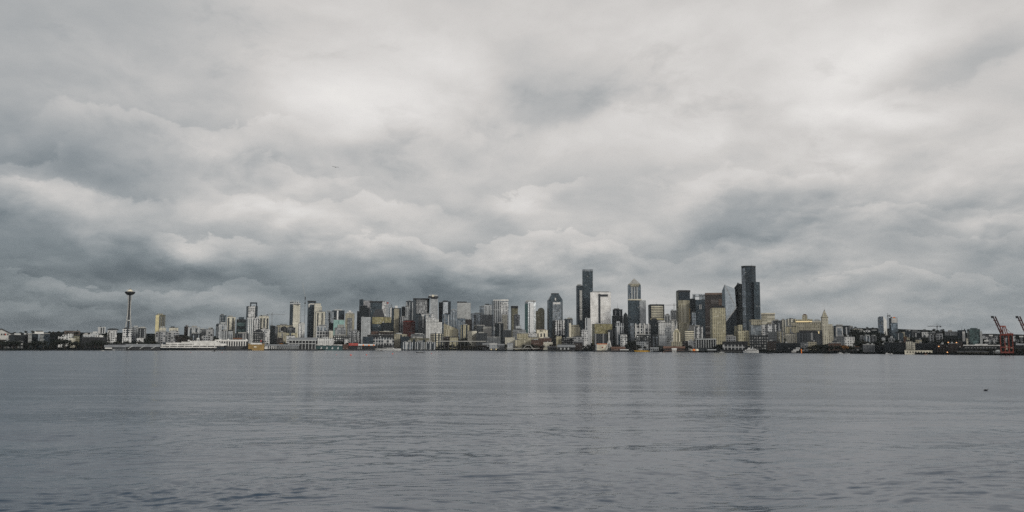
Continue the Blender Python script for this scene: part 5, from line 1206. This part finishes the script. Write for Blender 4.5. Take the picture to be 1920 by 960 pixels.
    for k in range(11): T.box('window', 1809 + k * 5.6, 1812.4 + k * 5.6, 651.6, 652.7, 'pale metal', dy=-.6, depth=.5)
    T = shed('shed', 'pale grey shed at the foot of the first red crane', 1862, 1874, 659, 656.5, 40, 'pale', 'pale metal', depth=14, cat='shed')
    T = shed('shed', 'dark low shed with a grey roof behind the second red crane', 1906, 1932, 647, 644.5, 150, 'darkshed', 'grey metal', depth=24, cat='shed')
    for a, b, lb in ((1795, 1807, 'leftmost'), (1810, 1822, 'second from the left'), (1824, 1838, 'third from the left'), (1840, 1853, 'rightmost')):
        T = shed('shed', 'olive quay shed by the dark terminal, ' + lb + ' of the row', a, b, 660.4, 658.4, 20, 'olive', 'dark roof', depth=12, group='olive quay sheds', cat='shed')
    # houses on the right hill
    hs = [(1846, 626, 560, 'pale', 'pale hillside house nearest the teal tower'), (1852, 629, 520, 'whitemott', 'white house below the ridge left of the first red crane'), (1859, 628, 540, 'grey', 'grey house high on the slope left of the first red crane'),
          (1856, 633, 460, 'pale', 'pale house midway down the slope behind the first red crane'), (1865, 632, 480, 'whitemott', 'white house just left of the first red crane legs'), (1850, 638, 400, 'grey', 'grey stepped house lowest on the slope by the teal tower'),
          (1869, 628, 560, 'pale', 'pale house on the ridge directly behind the first red crane'), (1886, 631, 520, 'pale', 'pale house seen between the legs of the first red crane'), (1902, 627, 580, 'whitemott', 'white house on the ridge between the two red cranes'),
          (1908, 636, 420, 'pale', 'pale house below the ridge between the two red cranes'), (1916, 630, 520, 'grey', 'grey house at the far right edge of the ridge')]
    for x, y, d, s, lb in hs:
        shed('house', lb, x - 3, x + 3, y + 2.2, y, d, s, 'dark roof' if s != 'grey' else 'pale roof', depth=10, group='houses on the right hillside', cat='house')

def lamps():
    for px, py, d, lb in ((1760.5, 649.5, 84, 'glowing orange lamp on a pole before the brown black shed'), (1778.5, 642, 70, 'glowing orange lamp at the left end of the taller brown black shed'), (1794, 642.4, 70, 'brightest orange lamp at the right end of the taller brown black shed'), (1776, 660.5, 10, 'low orange lamp on the right quay')):
        T = Thing('street_lamp', lb, 'lamp', px, d); z = T.h(py)
        MB().tube([(0, 0, -.5), (0, 0, z)], [.18, .12], 6).build('pole', 'dark metal', T.o)
        MB().lathe([(.1, z - .8), (1.0, z - .4), (1.1, z + .1), (.6, z + .6), (.1, z + .75)], 10).build('lamp_head', 'lamp glow', T.o)

def lattice(mb, p, q, w, bays, t=.25, c=.14):
    p, q = Vector(p), Vector(q); a = (q - p).normalized(); b = a.cross(Vector((0, 1, 0)) if abs(a.y) < .9 else Vector((1, 0, 0))).normalized(); e = a.cross(b)
    K = [(-1, -1), (1, -1), (1, 1), (-1, 1)]; P = lambda k, u: p + (q - p) * u + b * (K[k][0] * w / 2) + e * (K[k][1] * w / 2)
    for k in range(4): mb.beam(P(k, 0), P(k, 1), t)
    for i in range(bays):
        for k in range(4): mb.beam(P(k, i / bays), P((k + 1) % 4, (i + 1) / bays), c)

def cranes():
    def tower_crane(label, px, ybase, ytop, xl, xr, yj, d, m):
        T = Thing('tower_crane', label, 'crane', px, d, 'tower cranes over the city')
        z = T.h(ytop); mb = MB(); lattice(mb, (0, 0, -2), (0, 0, z), 2.0, 16, .5, .3); mb.build('mast', m, T.o)
        zj = T.h(yj); a, b = T.x(xl, yj), T.x(xr, yj)
        mb = MB(); lattice(mb, (a, 0, zj), (0, 0, zj), 1.3, 14, .4, .22); mb.build('jib', m, T.o)
        mb = MB(); lattice(mb, (0, 0, zj), (b, 0, zj), 1.3, 5, .4, .22); mb.build('counter_jib', m, T.o)
        s = 1 if b > 0 else -1
        MB().box(min(b, b - s * 4), max(b, b - s * 4), -1.2, 1.2, zj - 2.6, zj - .4).build('counterweight', 'dark concrete', T.o)
        MB().box(-1.2, 1.2, -2.4, -.8, zj - 2.6, zj - .2).build('cab', 'dark metal', T.o)
        MB().beam((0, 0, zj), (0, 0, zj + 6), .6).beam((0, 0, zj + 6), (a * .6, 0, zj + .6), .22).beam((0, 0, zj + 6), (b, 0, zj + .6), .22).build('tie_frame', m, T.o)
    tower_crane('thin grey tower crane with a long flat jib left of the spiky crowned tower', 508, 612, 586, 534, 500, 589.5, 700, 'grey metal')
    tower_crane('thin grey tower crane beside the tall gold tower', 1265, 590, 569, 1247, 1270, 572, 900, 'grey metal')
    tower_crane('small dark tower crane alone on the right ridge', 1759, 625, 611, 1739, 1765, 611.6, 700, 'dark metal')
    tower_crane('short dark crane mast against the orange capped blue tower', 1666.8, 612, 591.5, 1664.6, 1669.6, 591.5, 600, 'dark metal')
    # luffing crane, jib nearly upright
    T = Thing('luffing_crane', 'pale luffing crane with its jib raised nearly upright', 'crane', 569.5, 740)
    z = T.h(570); mb = MB(); lattice(mb, (0, 0, -2), (0, 0, z), 2.6, 18, .5, .3); mb.build('mast', 'grey metal', T.o)
    mb = MB(); lattice(mb, (0, 0, T.h(556)), (T.x(567.3, 532), 0, T.h(531)), 1.5, 14, .42, .24); mb.build('jib', 'pale metal', T.o)
    MB().box(-2, 2.4, -2, 2, z, z + 5).build('cab', 'dark metal', T.o); MB().box(-1.6, 1.8, -1.6, 1.6, T.h(562), T.h(556.5)).build('machinery_deck', 'dark metal', T.o); MB().beam((0, 0, z + 4), (0, 0, T.h(556)), 1.2).build('slewing_post', 'dark metal', T.o)
    mb = MB(); lattice(mb, (T.x(563.8, 590), 0, -2), (T.x(563.8, 590), 0, T.h(574)), 1.8, 16, .45, .25); mb.build('hoist_mast', 'grey metal', T.o)
    for y in (573.5, 581, 592): MB().beam((T.x(563.8, y), 0, T.h(y)), (0, 0, T.h(y)), .5).build('tie_beam', 'grey metal', T.o)
    # red container cranes
    def quay_crane(label, off):
        T = Thing('container_crane', label, 'crane', 1886 + off, 10, 'red container cranes')
        X = lambda x, y=640: T.x(x + off, y); Z = lambda y: T.h(y, 1886 + off)
        lg = [(1876, 0), (1891.5, 0), (1884.2, 14), (1899, 14)]
        for x, y in lg:
            MB().beam((X(x), y, -.5), (X(x), y, Z(627)), 1.55, 1.55).build('leg', 'crane red', T.o)
        for (xa, ya), (xb, yb), py in ((lg[0], lg[1], 651), (lg[2], lg[3], 651), (lg[0], lg[1], 628), (lg[2], lg[3], 628), (lg[1], lg[3], 628)):
            MB().beam((X(xa), ya, Z(py)), (X(xb), yb, Z(py)), 1.2, 1.5).build('portal_beam', 'crane red', T.o)
        MB().beam((X(1875), 0, 1.6), (X(1893), 0, 1.6), 2.6, 2.4).build('sill_beam', 'crane red', T.o); MB().beam((X(1883), 14, 1.6), (X(1900), 14, 1.6), 2.6, 2.4).build('sill_beam', 'crane red', T.o)
        # fixed trolley girder and machinery house
        for y in (3, 11): MB().beam((X(1876), y, Z(627)), (X(1901), y, Z(627)), 1.5, 2.2).build('trolley_girder', 'crane red', T.o)
        MB().box(X(1889.5), X(1900.5), 3, 11, Z(627.5), Z(624.8)).build('machinery_house', 'red paint', T.o)
        # raised boom: two girders with cross ties
        h0, h1 = (1876.6, 626), (1861.5, 592.4)
        for y in (2, 10):
            dx = .0 if y == 2 else 4.2
            MB().beam((X(h0[0] + dx, 626), y, Z(h0[1])), (X(h1[0] + dx, 593), y, Z(h1[1])), 1.25, 1.9).build('boom_girder', 'crane dark red', T.o)
        for u in (.25, .5, .76):
            a = (X(h0[0] + (h1[0] - h0[0]) * u), 2, Z(h0[1] + (h1[1] - h0[1]) * u)); b = (X(h0[0] + 4.2 + (h1[0] - h0[0]) * u), 10, Z(h0[1] + (h1[1] - h0[1]) * u))
            MB().beam(a, b, 1.0, 1.2).build('boom_tie', 'crane dark red', T.o)
        MB().taper([(X(1860.6), 1), (X(1866.2), 1), (X(1866.2), 11), (X(1860.6), 11)], Z(596), [(X(1860.2), 1), (X(1865.6), 1), (X(1865.6), 11), (X(1860.2), 11)], Z(592)).build('boom_head', 'dark metal', T.o)
        for x0, x1, y in ((1878, 1877.5, 2), (1886.5, 1883.5, 2), (1882, 1881.5, 12), (1890, 1887, 12)):
            MB().beam((X(x0), y, Z(627)), (X(x1 - .6), y, Z(611.5)), 1.3).build('apex_leg', 'crane red', T.o)
        MB().beam((X(1876.6), 2, Z(611.5)), (X(1886.6), 12, Z(611.5)), 1.4, 1.8).build('apex_beam', 'crane red', T.o)
        for y in (3, 11): MB().beam((X(1883), y, Z(611.5)), (X(1898), y, Z(626)), .4).build('back_stay', 'crane red', T.o)
        for y in (3, 10): MB().beam((X(1878), y, Z(611.5)), (X(1868), y, Z(603)), .35).build('boom_stay', 'crane red', T.o)
        MB().box(X(1885.2), X(1888.6), 4, 7, Z(656), Z(647.5)).build('stair_tower', 'cream paint', T.o)
        MB().box(X(1894.5), X(1898.5), 2.2, 5, Z(653.5), Z(651.3)).build('electric_house', 'mauve brown', T.o)
    quay_crane('red container crane with raised boom, the whole one near the right edge', 0)
    quay_crane('red container crane with raised boom cut off by the right edge', 46.2)

# ------------------------------------------------------------------ boats and water life
def hull(mb, L, Bm, z0, z1, bow=.28, stern=.0, n=14, sheer=.25):
    """closed hull along local x, bow at +x"""
    secs = []
    for i in range(n + 1):
        u = i / n; x = -L / 2 + L * u
        w = Bm / 2 * (1 - max(0, (u - (1 - bow)) / bow) ** 1.8) * (1 - .25 * max(0, .15 - u) / .15)
        zt = z1 + sheer * (z1 - z0) * max(0, (u - .6) / .4) ** 2; f = .62 + .2 * (1 - u)
        xb = x - (L * .06 * max(0, (u - .8) / .2))
        secs.append([(xb, -w * f, z0), (x, -w, zt), (x, w, zt), (xb, w * f, z0)])
    V = [p for s in secs for p in s]; Fc = []
    for i in range(n):
        a, b = i * 4, (i + 1) * 4
        Fc += [(a, b, b + 1, a + 1), (a + 1, b + 1, b + 2, a + 2), (a + 2, b + 2, b + 3, a + 3), (a + 3, b + 3, b, a)]
    Fc += [(3, 2, 1, 0), (n * 4, n * 4 + 1, n * 4 + 2, n * 4 + 3)]
    return mb.add(V, Fc)

def boats():
    def boat(label, px, py, wpx, cat, hullm, cabm, bow=1, name='motor_boat', hz=1.0, cab=(-.25, .12, 1.6), mast=0, group=None, yaw=0):
        r = ray(px, py); Y = r.y * (-H / r.z) if py > shore_py(px) + .6 else shoreY(px) - 24
        T = Thing(name, label, cat, px, 0, group, z=0.0, Y=Y)
        L = wpx / F * T.Y / math.cos(T.al) / max(.4, math.cos(yaw)); T.o.rotation_euler.z = -T.al + yaw + (0 if bow > 0 else math.pi)
        hull(MB(), L, max(1.8, L * .26), -.35, hz).build('hull', hullm, T.o)
        b = L * .2
        if cab:
            MB().taper([(L * cab[0], -b * .45), (L * cab[1], -b * .45), (L * cab[1], b * .45), (L * cab[0], b * .45)], hz * .9, [(L * (cab[0] + .02), -b * .4), (L * (cab[1] - .05), -b * .4), (L * (cab[1] - .05), b * .4), (L * (cab[0] + .02), b * .4)], hz + cab[2]).build('cabin', cabm, T.o)
            MB().box(L * (cab[0] + .05), L * (cab[1] - .05), -b * .46, b * .46, hz + cab[2] * .5, hz + cab[2] * .78).build('window_band', 'dark glazing', T.o)
        if mast: MB().tube([(L * .0, 0, hz), (L * .0, 0, hz + mast)], [.12, .05], 6).build('mast', 'grey metal', T.o)
        return T, L
    boat('small grey open boat below the long white terminal', 401.5, 659.7, 8, 'boat', 'grey metal', 'dark metal', 1, cab=(-.1, .25, 1.2), mast=3)
    boat('low white speedboat near the ferry dock on the left', 192.5, 658.2, 6, 'boat', 'white paint', 'pale metal', -1, cab=(-.2, .1, .6), hz=.7)
    boat('dark fishing boat with a cluttered deck right of the schooner', 787, 661.6, 15, 'fishing boat', 'dark metal', 'pale metal', -1, name='fishing_boat', cab=(-.1, .2, 1.5), mast=3.5, hz=.9)
    boat('second low open boat just right of the cluttered fishing boat', 794, 662.0, 6, 'boat', 'dark metal', 'grey metal', 1, hz=.6, cab=(-.2, .1, .6))
    boat('dark small boat hugging the schooner stern', 715, 658.3, 7, 'boat', 'black paint', 'black paint', -1, hz=.9, cab=(-.2, .2, .7))
    boat('brown small boat off the pier left of the white hut', 1244.5, 661.0, 5, 'boat', 'brown paint', 'mauve brown', 1, hz=.8, cab=(-.2, .2, 1.2))
    boat('dark low boat in open water off the white ferry', 1442, 663.6, 10, 'boat', 'black paint', 'dark metal', -1, hz=.7, cab=(-.05, .25, 1.2), mast=3)
    boat('slim dark rowing boat trailing left of the dark low boat', 1433.5, 663.8, 6, 'rowing boat', 'dark metal', 'dark metal', -1, name='rowing_boat', hz=.4, cab=None)
    boat('white and orange workboat off the cream arched wharf', 1731.5, 665.6, 12, 'boat', 'pale metal', 'rust orange', -1, hz=.7, cab=(-.42, -.1, 1.1))
    T, L = boat('white motor yacht moored by the white latticed building', 1353.5, 659, 8.5, 'yacht', 'white paint', 'white paint', 1, name='motor_yacht', hz=1.3, cab=(-.3, .15, 2.2), mast=6)
    boat('white cabin cruiser moored at the right shore below the slatted block', 1575, 661.2, 10, 'boat', 'white paint', 'white paint', -1, hz=1.2, cab=(-.25, .2, 1.6))
    boat('white flat moored boat right of the white cabin cruiser', 1588, 661.8, 9, 'boat', 'pale metal', 'grey metal', 1, hz=1.1, cab=(-.3, .1, 1.0))
    boat('white motorboat moored left of the cream arched wharf', 1663.5, 662.6, 7, 'boat', 'white paint', 'white paint', 1, hz=1.2, cab=(-.3, .1, 1.6))
    boat('tiny white motorboat beside the one left of the cream arched wharf', 1671.5, 662.8, 4.5, 'boat', 'white paint', 'white paint', 1, hz=.9, cab=(-.3, .1, 1.2))
    # schooner
    T, L = boat('long white schooner with bare masts at the pier', 724, 657, 55, 'schooner', 'white paint', 'white paint', -1, name='schooner', hz=5.4, cab=(-.28, .0, 1.3))
    for u, hh in ((-.22, 19), (.1, 21), (.3, 15)): MB().tube([(L * u, 0, 5), (L * u, 0, 5 + hh)], [.32, .12], 8).build('mast', 'pale metal', T.o)
    MB().beam((-L * .22, 0, 8.6), (L * .08, 0, 8.8), .6).build('boom', 'pale metal', T.o); MB().beam((L * .49, 0, 6.2), (L * .62, 0, 7.8), .45).build('bowsprit', 'white paint', T.o)
    MB().beam((-L * .47, 0, 5.4), (-L * .22, 0, 23), .1).beam((L * .1, 0, 25), (L * .6, 0, 7.5), .1).build('rigging', 'dark metal', T.o)
    # yellow harbour boat
    T, L = boat('yellow hulled harbour ferry with a white wheelhouse', 1203.5, 658.5, 29.5, 'ferry', 'yellow paint', 'white paint', -1, name='harbour_ferry', hz=3.4, cab=None)
    MB().box(-L * .42, L * .3, -3, 3, 3.4, 4.6).build('deckhouse', 'dark metal', T.o); MB().box(-L * .02, L * .2, -2.4, 2.4, 4.6, 7.4).build('wheelhouse', 'white paint', T.o); MB().box(0, L * .19, -2.5, 2.5, 5.6, 6.6).build('window_band', 'dark glazing', T.o)
    # white car ferry
    T, L = boat('white double decked car ferry berthed at the dark ferry dock', 1407.5, 660, 28, 'car ferry', 'white paint', 'white paint', -1, name='car_ferry', hz=3.6, cab=None)
    MB().box(-L * .48, L * .36, -4.2, 4.2, 3.6, 6.4).build('car_deck', 'white paint', T.o); MB().box(-L * .4, L * .28, -4.3, 4.3, 4.4, 5.4).build('window_band', 'dark glazing', T.o)
    MB().box(-L * .34, L * .22, -3.6, 3.6, 6.4, 8.8).build('passenger_deck', 'white paint', T.o); MB().box(-L * .3, L * .18, -3.7, 3.7, 7.2, 8.0).build('window_band', 'dark glazing', T.o)
    MB().box(L * .04, L * .16, -2.4, 2.4, 8.8, 11).build('wheelhouse', 'white paint', T.o); MB().lathe([(1.3, 8.8), (1.1, 13)], 12, -L * .12, 0).build('funnel', 'pale metal', T.o); MB().tube([(L * .02, 0, 10), (L * .02, 0, 15.5)], [.2, .08], 6).build('mast', 'white paint', T.o)
    # work ship with orange bow post
    T, L = boat('work ship with a stacked white deckhouse and an upright orange bow post', 1485, 661.6, 34, 'ship', 'dark metal', 'white paint', 1, name='work_ship', hz=2.0, cab=None)
    for x0, x1, z0, z1 in ((-L * .02, L * .2, 2, 5), (L * .06, L * .34, 5, 8), (L * .2, L * .4, 8, 11.4)):
        MB().box(x0, x1, -2.6, 2.6, z0, z1).build('deckhouse', 'white paint', T.o); MB().box(x0 + .6, x1 - .6, -2.7, 2.7, z0 + 1.2, z0 + 2.1).build('window_band', 'dark glazing', T.o)
    MB().tube([(L * .46, 0, 0), (L * .46, 0, 8.4)], [1.2, .9], 10).build('bow_post', 'orange paint', T.o)
    # mooring buoys
    for px, py, r_, lb in ((358, 661.3, .45, 'pink red buoy under the left half of the white terminal'), (416.5, 661.4, .5, 'pink red buoy just right of the small grey open boat'), (631.2, 666, .45, 'faint pink red buoy left of the largest one'), (658, 667, .95, 'largest pink red buoy floating before the red roofed pier'),
                           (687.3, 666.2, .75, 'pink red buoy just left of the schooner bow'), (736.2, 664.4, .85, 'pink red buoy under the schooner stern'), (809, 663.5, .65, 'pink red buoy right of the cluttered fishing boat')):
        r = ray(px, py); Y = r.y * (-H / r.z); T = Thing('mooring_buoy', lb, 'buoy', px, 0, 'mooring buoys on the water', z=0.0, Y=Y)
        MB().lathe([(r_ * .3, -.4), (r_ * .9, -.1), (r_, .3), (r_ * .85, r_ * 1.1), (r_ * .4, r_ * 1.6), (.08, r_ * 1.75)], 14).build('float', 'buoy pink', T.o, True)
        MB().tube([(0, 0, r_ * 1.6), (0, 0, r_ * 2.3)], .07, 6).build('lifting_eye', 'grey metal', T.o)
    # swimming bird
    r = ray(1845, 732.6); Y = r.y * (-H / r.z)
    T = Thing('bird', 'dark waterbird swimming alone on the open water at right', 'bird', 1845, 0, z=0.0, Y=Y)
    body = []
    prof = [(-.46, .02, .07), (-.40, .07, .11), (-.25, .13, .13), (-.05, .16, .13), (.12, .14, .12), (.22, .09, .13), (.27, .055, .19), (.295, .048, .26), (.32, .052, .315), (.365, .055, .33), (.40, .035, .325), (.43, .014, .318), (.50, .006, .31)]
    MB().tube([(x, 0, z) for x, r_, z in prof], [r_ for x, r_, z in prof], 12).build('body', 'feather dark', T.o, True)
    # gliding gull
    T = Thing('bird', 'dark gull gliding high in the grey sky', 'bird', 629, 0, z=0.0, Y=165.0)
    lx, z = T.at(629, 313.4); T.o.location = T.o.location + T.er * lx + Vector((0, 0, z))
    prof = [(-.05, -.30, .02), (-.02, -.2, .05), (0, 0, .075), (.01, .12, .06), (.015, .2, .05), (.01, .26, .03), (0, .31, .008)]
    MB().tube([(x * .3, y, z_ * 0) for x, y, z_ in prof], [z_ for x, y, z_ in prof], 10).build('body', 'feather grey', T.o, True)
    for s in (-1, 1):
        w = [(.05, .10, .0, .035), (.3, .13, .08, .03), (.5, .05, .06, .022), (.75, -.12, .03, .004)]
        V = []
        for x, y, zz, t in w:
            ch = .20 if x < .4 else (.15 if x < .6 else .03)
            V += [(s * x, y + ch / 2, zz), (s * x, y - ch / 2, zz), (s * x, y, zz + t)]
        Fc = []
        for i in range(3):
            a, b = i * 3, (i + 1) * 3; Fc += [(a, b, b + 1, a + 1), (a + 1, b + 1, b + 2, a + 2), (a + 2, b + 2, b, a)]
        MB().add(V, Fc + [(0, 1, 2), (9, 11, 10)]).build('wing', 'feather dark', T.o)
    T.o.rotation_euler.y = math.radians(6)

def shore_py(px): return interp(px, YW)

# ------------------------------------------------------------------ trees
def trees():
    g = random.Random(21)
    def crown_mesh(kind, seed):
        q = random.Random(seed); V = []; Fc = []
        def leafq(c, s):
            n = Vector((q.gauss(0, 1), q.gauss(0, 1), q.gauss(0, 1))).normalized(); a = n.orthogonal().normalized(); b = n.cross(a); k = len(V)
            for i in range(5):
                t = 2 * math.pi * i / 5 + q.uniform(-.3, .3); rr = s * q.uniform(.6, 1.15); V.append(Vector(c) + a * (rr * math.cos(t)) + b * (rr * math.sin(t)))
            Fc.append(tuple(range(k, k + 5)))
        if kind == 'fir':
            for i in range(190):
                u = q.random() ** .8; r = .26 * (1 - u) * (1 + .25 * math.sin(u * 38)) * q.uniform(.3, 1.05) + .01; t = q.uniform(0, 6.3)
                leafq((r * math.cos(t), r * math.sin(t), .1 + .9 * u), .05 * (1 - .55 * u))
        else:
            lobes = [(q.uniform(-.22, .22), q.uniform(-.22, .22), q.uniform(.42, .82), q.uniform(.14, .24)) for _ in range(8)]
            for i in range(240):
                x, y, z, r = q.choice(lobes); n = Vector((q.gauss(0, 1), q.gauss(0, 1), q.gauss(0, 1))).normalized() * r * q.random() ** .4
                leafq((x + n.x, y + n.y, z + n.z * .9), q.uniform(.03, .07))
        return V, Fc
    protos = {}
    def proto(kind, m, v):
        k = (kind, m, v)
        if k in protos: return protos[k]
        e = bpy.data.objects.new('fir_tree' if kind == 'fir' else 'broadleaf_tree', None)
        V, Fc = crown_mesh(kind, hash((kind, v)) % 1000 if 0 else 31 * v + (7 if kind == 'fir' else 3))
        tr = MB(); tr.tube([(0, 0, -.12), (.01, 0, .25), (0, .01, .8 if kind == 'fir' else .55)], [.03, .022, .006], 6)
        if kind != 'fir':
            for a in (0.4, 2.4, 4.6): tr.tube([(0, 0, .32), (.16 * math.cos(a), .16 * math.sin(a), .62)], [.014, .004], 5)
        t = mesh_obj('trunk', tr.V, tr.F, 'trunk bark', None); c = mesh_obj('crown', V, Fc, m, None)
        for o in (t, c): col.objects.unlink(o)
        protos[k] = (e, t, c); return protos[k]
    def plant(kind, m, px, d, h, label, group, wide=1.0):
        e, t, c = proto(kind, m, g.randrange(3))
        r = e.copy(); col.objects.link(r); Y = shoreY(px) + d
        r.location = (horiz(px) * Y, Y, ground(px, d) - .3); r.rotation_euler = (0, 0, g.uniform(0, 6.3)); s = h * (1.3 if d < 300 else .85) * g.uniform(.75, 1.25); r.scale = (s * wide, s * wide, s)
        tag(r, label, 'tree', group)
        for o in (t, c): k = o.copy(); col.objects.link(k); k.parent = r
    def row(x0, x1, n, d0, d1, h, kinds, label, group, wide=1.1):
        for i in range(n):
            px = x0 + (x1 - x0) * (i + g.uniform(.1, .9)) / n; kind, m = g.choice(kinds)
            plant(kind, m, px, g.uniform(d0, d1), h, label, group, wide)
    DK, OL, FR, TW, AU = ('broad', 'dark leaves'), ('broad', 'olive leaves'), ('fir', 'fir needles'), ('broad', 'bare twigs'), ('broad', 'autumn leaves')
    def lone(kind, m, px, d, h, label, wide=1.1): plant(kind, m, px, d, h, label, None, wide)
    row(84, 200, 22, 60, 125, 13, [DK, DK, FR], 'dark shore tree below the white townhouses on the left', 'dark shore trees on the left', 1.3)
    row(-10, 86, 12, 40, 85, 11, [DK], 'dark tree along the far left waterline', 'trees along the far left waterline', 1.4)
    row(22, 150, 14, 700, 860, 13, [OL, DK, DK], 'ridge tree on the far left skyline', 'ridge trees on the far left skyline', 1.2)
    row(193, 203, 3, 150, 200, 24, [FR], 'tall dark fir left of the rounded mottled apartment block', 'tall dark firs by the mottled apartments', .9)
    row(203, 300, 16, 70, 110, 12, [DK, DK, OL], 'dark tree between the small white buildings under the needle tower', 'dark trees under the needle tower', 1.2)
    row(272, 292, 7, 200, 380, 19, [DK, FR], 'dark tree in the gap left of the gold tower', 'trees left of the gold tower', 1.1)
    row(334, 352, 7, 110, 220, 20, [DK, TW], 'bushy dark tree right of the mottled grey flats', 'trees right of the mottled grey flats', 1.1)
    row(352, 412, 13, 80, 130, 14, [DK, DK, TW], 'dark tree behind the white terminal roof', 'trees behind the white terminal', 1.1)
    row(396, 412, 6, 200, 380, 18, [DK], 'dark tree left of the cream tower group', 'trees left of the cream tower group', 1.1)
    row(440, 545, 12, 70, 120, 12, [DK, DK, TW], 'dark tree behind the ochre and grey pier sheds', 'trees behind the ochre pier sheds', 1.1)
    lone('broad', 'autumn leaves', 527, 60, 12, 'orange autumn tree behind the grey white lattice shed')
    row(575, 600, 7, 110, 220, 18, [DK, TW], 'dark tree right of the big grey hall roof', 'trees by the big grey hall', 1.1)
    row(624, 676, 12, 80, 180, 15, [DK, DK, FR], 'dark tree above the teal and red roofed piers', 'trees above the teal pier', 1.1)
    row(815, 916, 22, 18, 60, 9.5, [TW, TW, OL, DK], 'bare twiggy waterfront tree below the elevated road', 'bare trees below the elevated road', 1.3)
    row(858, 880, 10, 240, 285, 22, [DK], 'tall dark tree directly beneath the gold ziggurat office', 'tall trees directly beneath the gold ziggurat office', 1.1)
    row(818, 1110, 28, 84, 103, 11, [DK, DK, TW], 'dark tree in the long line above the mid waterfront', 'long tree line above the mid waterfront', 1.3)
    row(1110, 1300, 14, 70, 88, 10, [DK, DK, TW], 'dark tree between the city blocks and the wheel piers', 'trees between the city blocks and the wheel piers', 1.3)
    row(862, 878, 8, 110, 200, 19, [DK], 'big dark tree below the gold ziggurat office', 'big trees below the gold ziggurat office', 1.2)
    row(900, 1000, 7, 70, 100, 9, [DK, TW, OL], 'dark tree among the low sheds mid waterfront', 'trees among the mid waterfront sheds', 1.2)
    row(974, 986, 4, 430, 470, 15, [FR], 'small dark fir left of the slender mirror tower', 'small firs by the slender mirror tower', 1)
    row(1000, 1120, 8, 60, 100, 10, [DK, OL, TW], 'dark tree behind the fish hall roofs', 'trees behind the fish hall', 1.2)
    row(1145, 1260, 7, 60, 90, 11, [DK, TW], 'dark tree behind the wheel and yellow boat piers', 'trees behind the wheel piers', 1.2)
    row(1176, 1196, 6, 110, 200, 17, [DK], 'tall dark tree right of the white gridded waterfront block', 'trees by the white gridded waterfront block', 1.1)
    row(1340, 1360, 4, 70, 100, 10, [DK], 'dark tree left of the white latticed building', 'trees by the white latticed building', 1.2)
    row(1494, 1535, 12, 420, 480, 12, [FR, DK], 'dark tree on the slope above the colonnaded hall', 'trees above the colonnaded hall', 1.2)
    row(1515, 1600, 18, 50, 120, 10, [DK, DK, OL], 'dark shore tree below the pointed spire tower', 'shore trees below the spire tower', 1.4)
    lone('broad', 'autumn leaves', 1584, 46, 9.5, 'large rusty orange tree on the right shore', 1.6)
    lone('broad', 'autumn leaves', 1652, 130, 10, 'bright orange autumn tree above the low black shed', 1.5)
    lone('broad', 'autumn leaves', 1607, 130, 8, 'small rusty tree right of the white block with the red corner', 1.4)
    lone('broad', 'olive leaves', 1504, 40, 6, 'small yellow green tree right of the orange bow post', 1.4)
    row(1586, 1622, 18, 380, 600, 21, [FR, FR, DK], 'tall dark fir on the slope right of the spire tower', 'tall firs right of the spire tower', 1.1)
    row(1600, 1700, 18, 130, 280, 11, [DK, DK, OL], 'dark hillside tree under the slant topped blue tower', 'hillside trees under the blue tower', 1.4)
    row(1636, 1672, 9, 420, 600, 16, [DK, FR], 'dark tree at the foot of the twin blue towers', 'trees at the foot of the twin blue towers', 1.2)
    row(1700, 1800, 15, 260, 460, 12, [DK, FR], 'dark hillside tree on the right ridge slope', 'trees on the right ridge slope', 1.3)
    row(1735, 1775, 9, 760, 860, 13, [DK], 'skyline tree around the small tower crane', 'skyline trees by the small tower crane', 1.2)
    row(1842, 1925, 14, 380, 700, 11, [DK, DK, FR], 'dark tree between the right hillside houses', 'trees between the right hillside houses', 1.3)
    row(1540, 1660, 10, 860, 960, 10, [DK], 'far ridge tree right of the spire tower', 'far ridge trees right of the spire tower', 1.3)
    row(1805, 1930, 14, 24, 70, 6, [OL, DK], 'low olive quay tree near the red cranes', 'low trees near the red cranes', 1.5)
    row(500, 1300, 8, 880, 960, 12, [DK], 'far skyline tree in the gaps between towers', 'far skyline trees between the towers', 1.2)

landmarks(); piers(); lamps(); cranes(); boats(); trees()
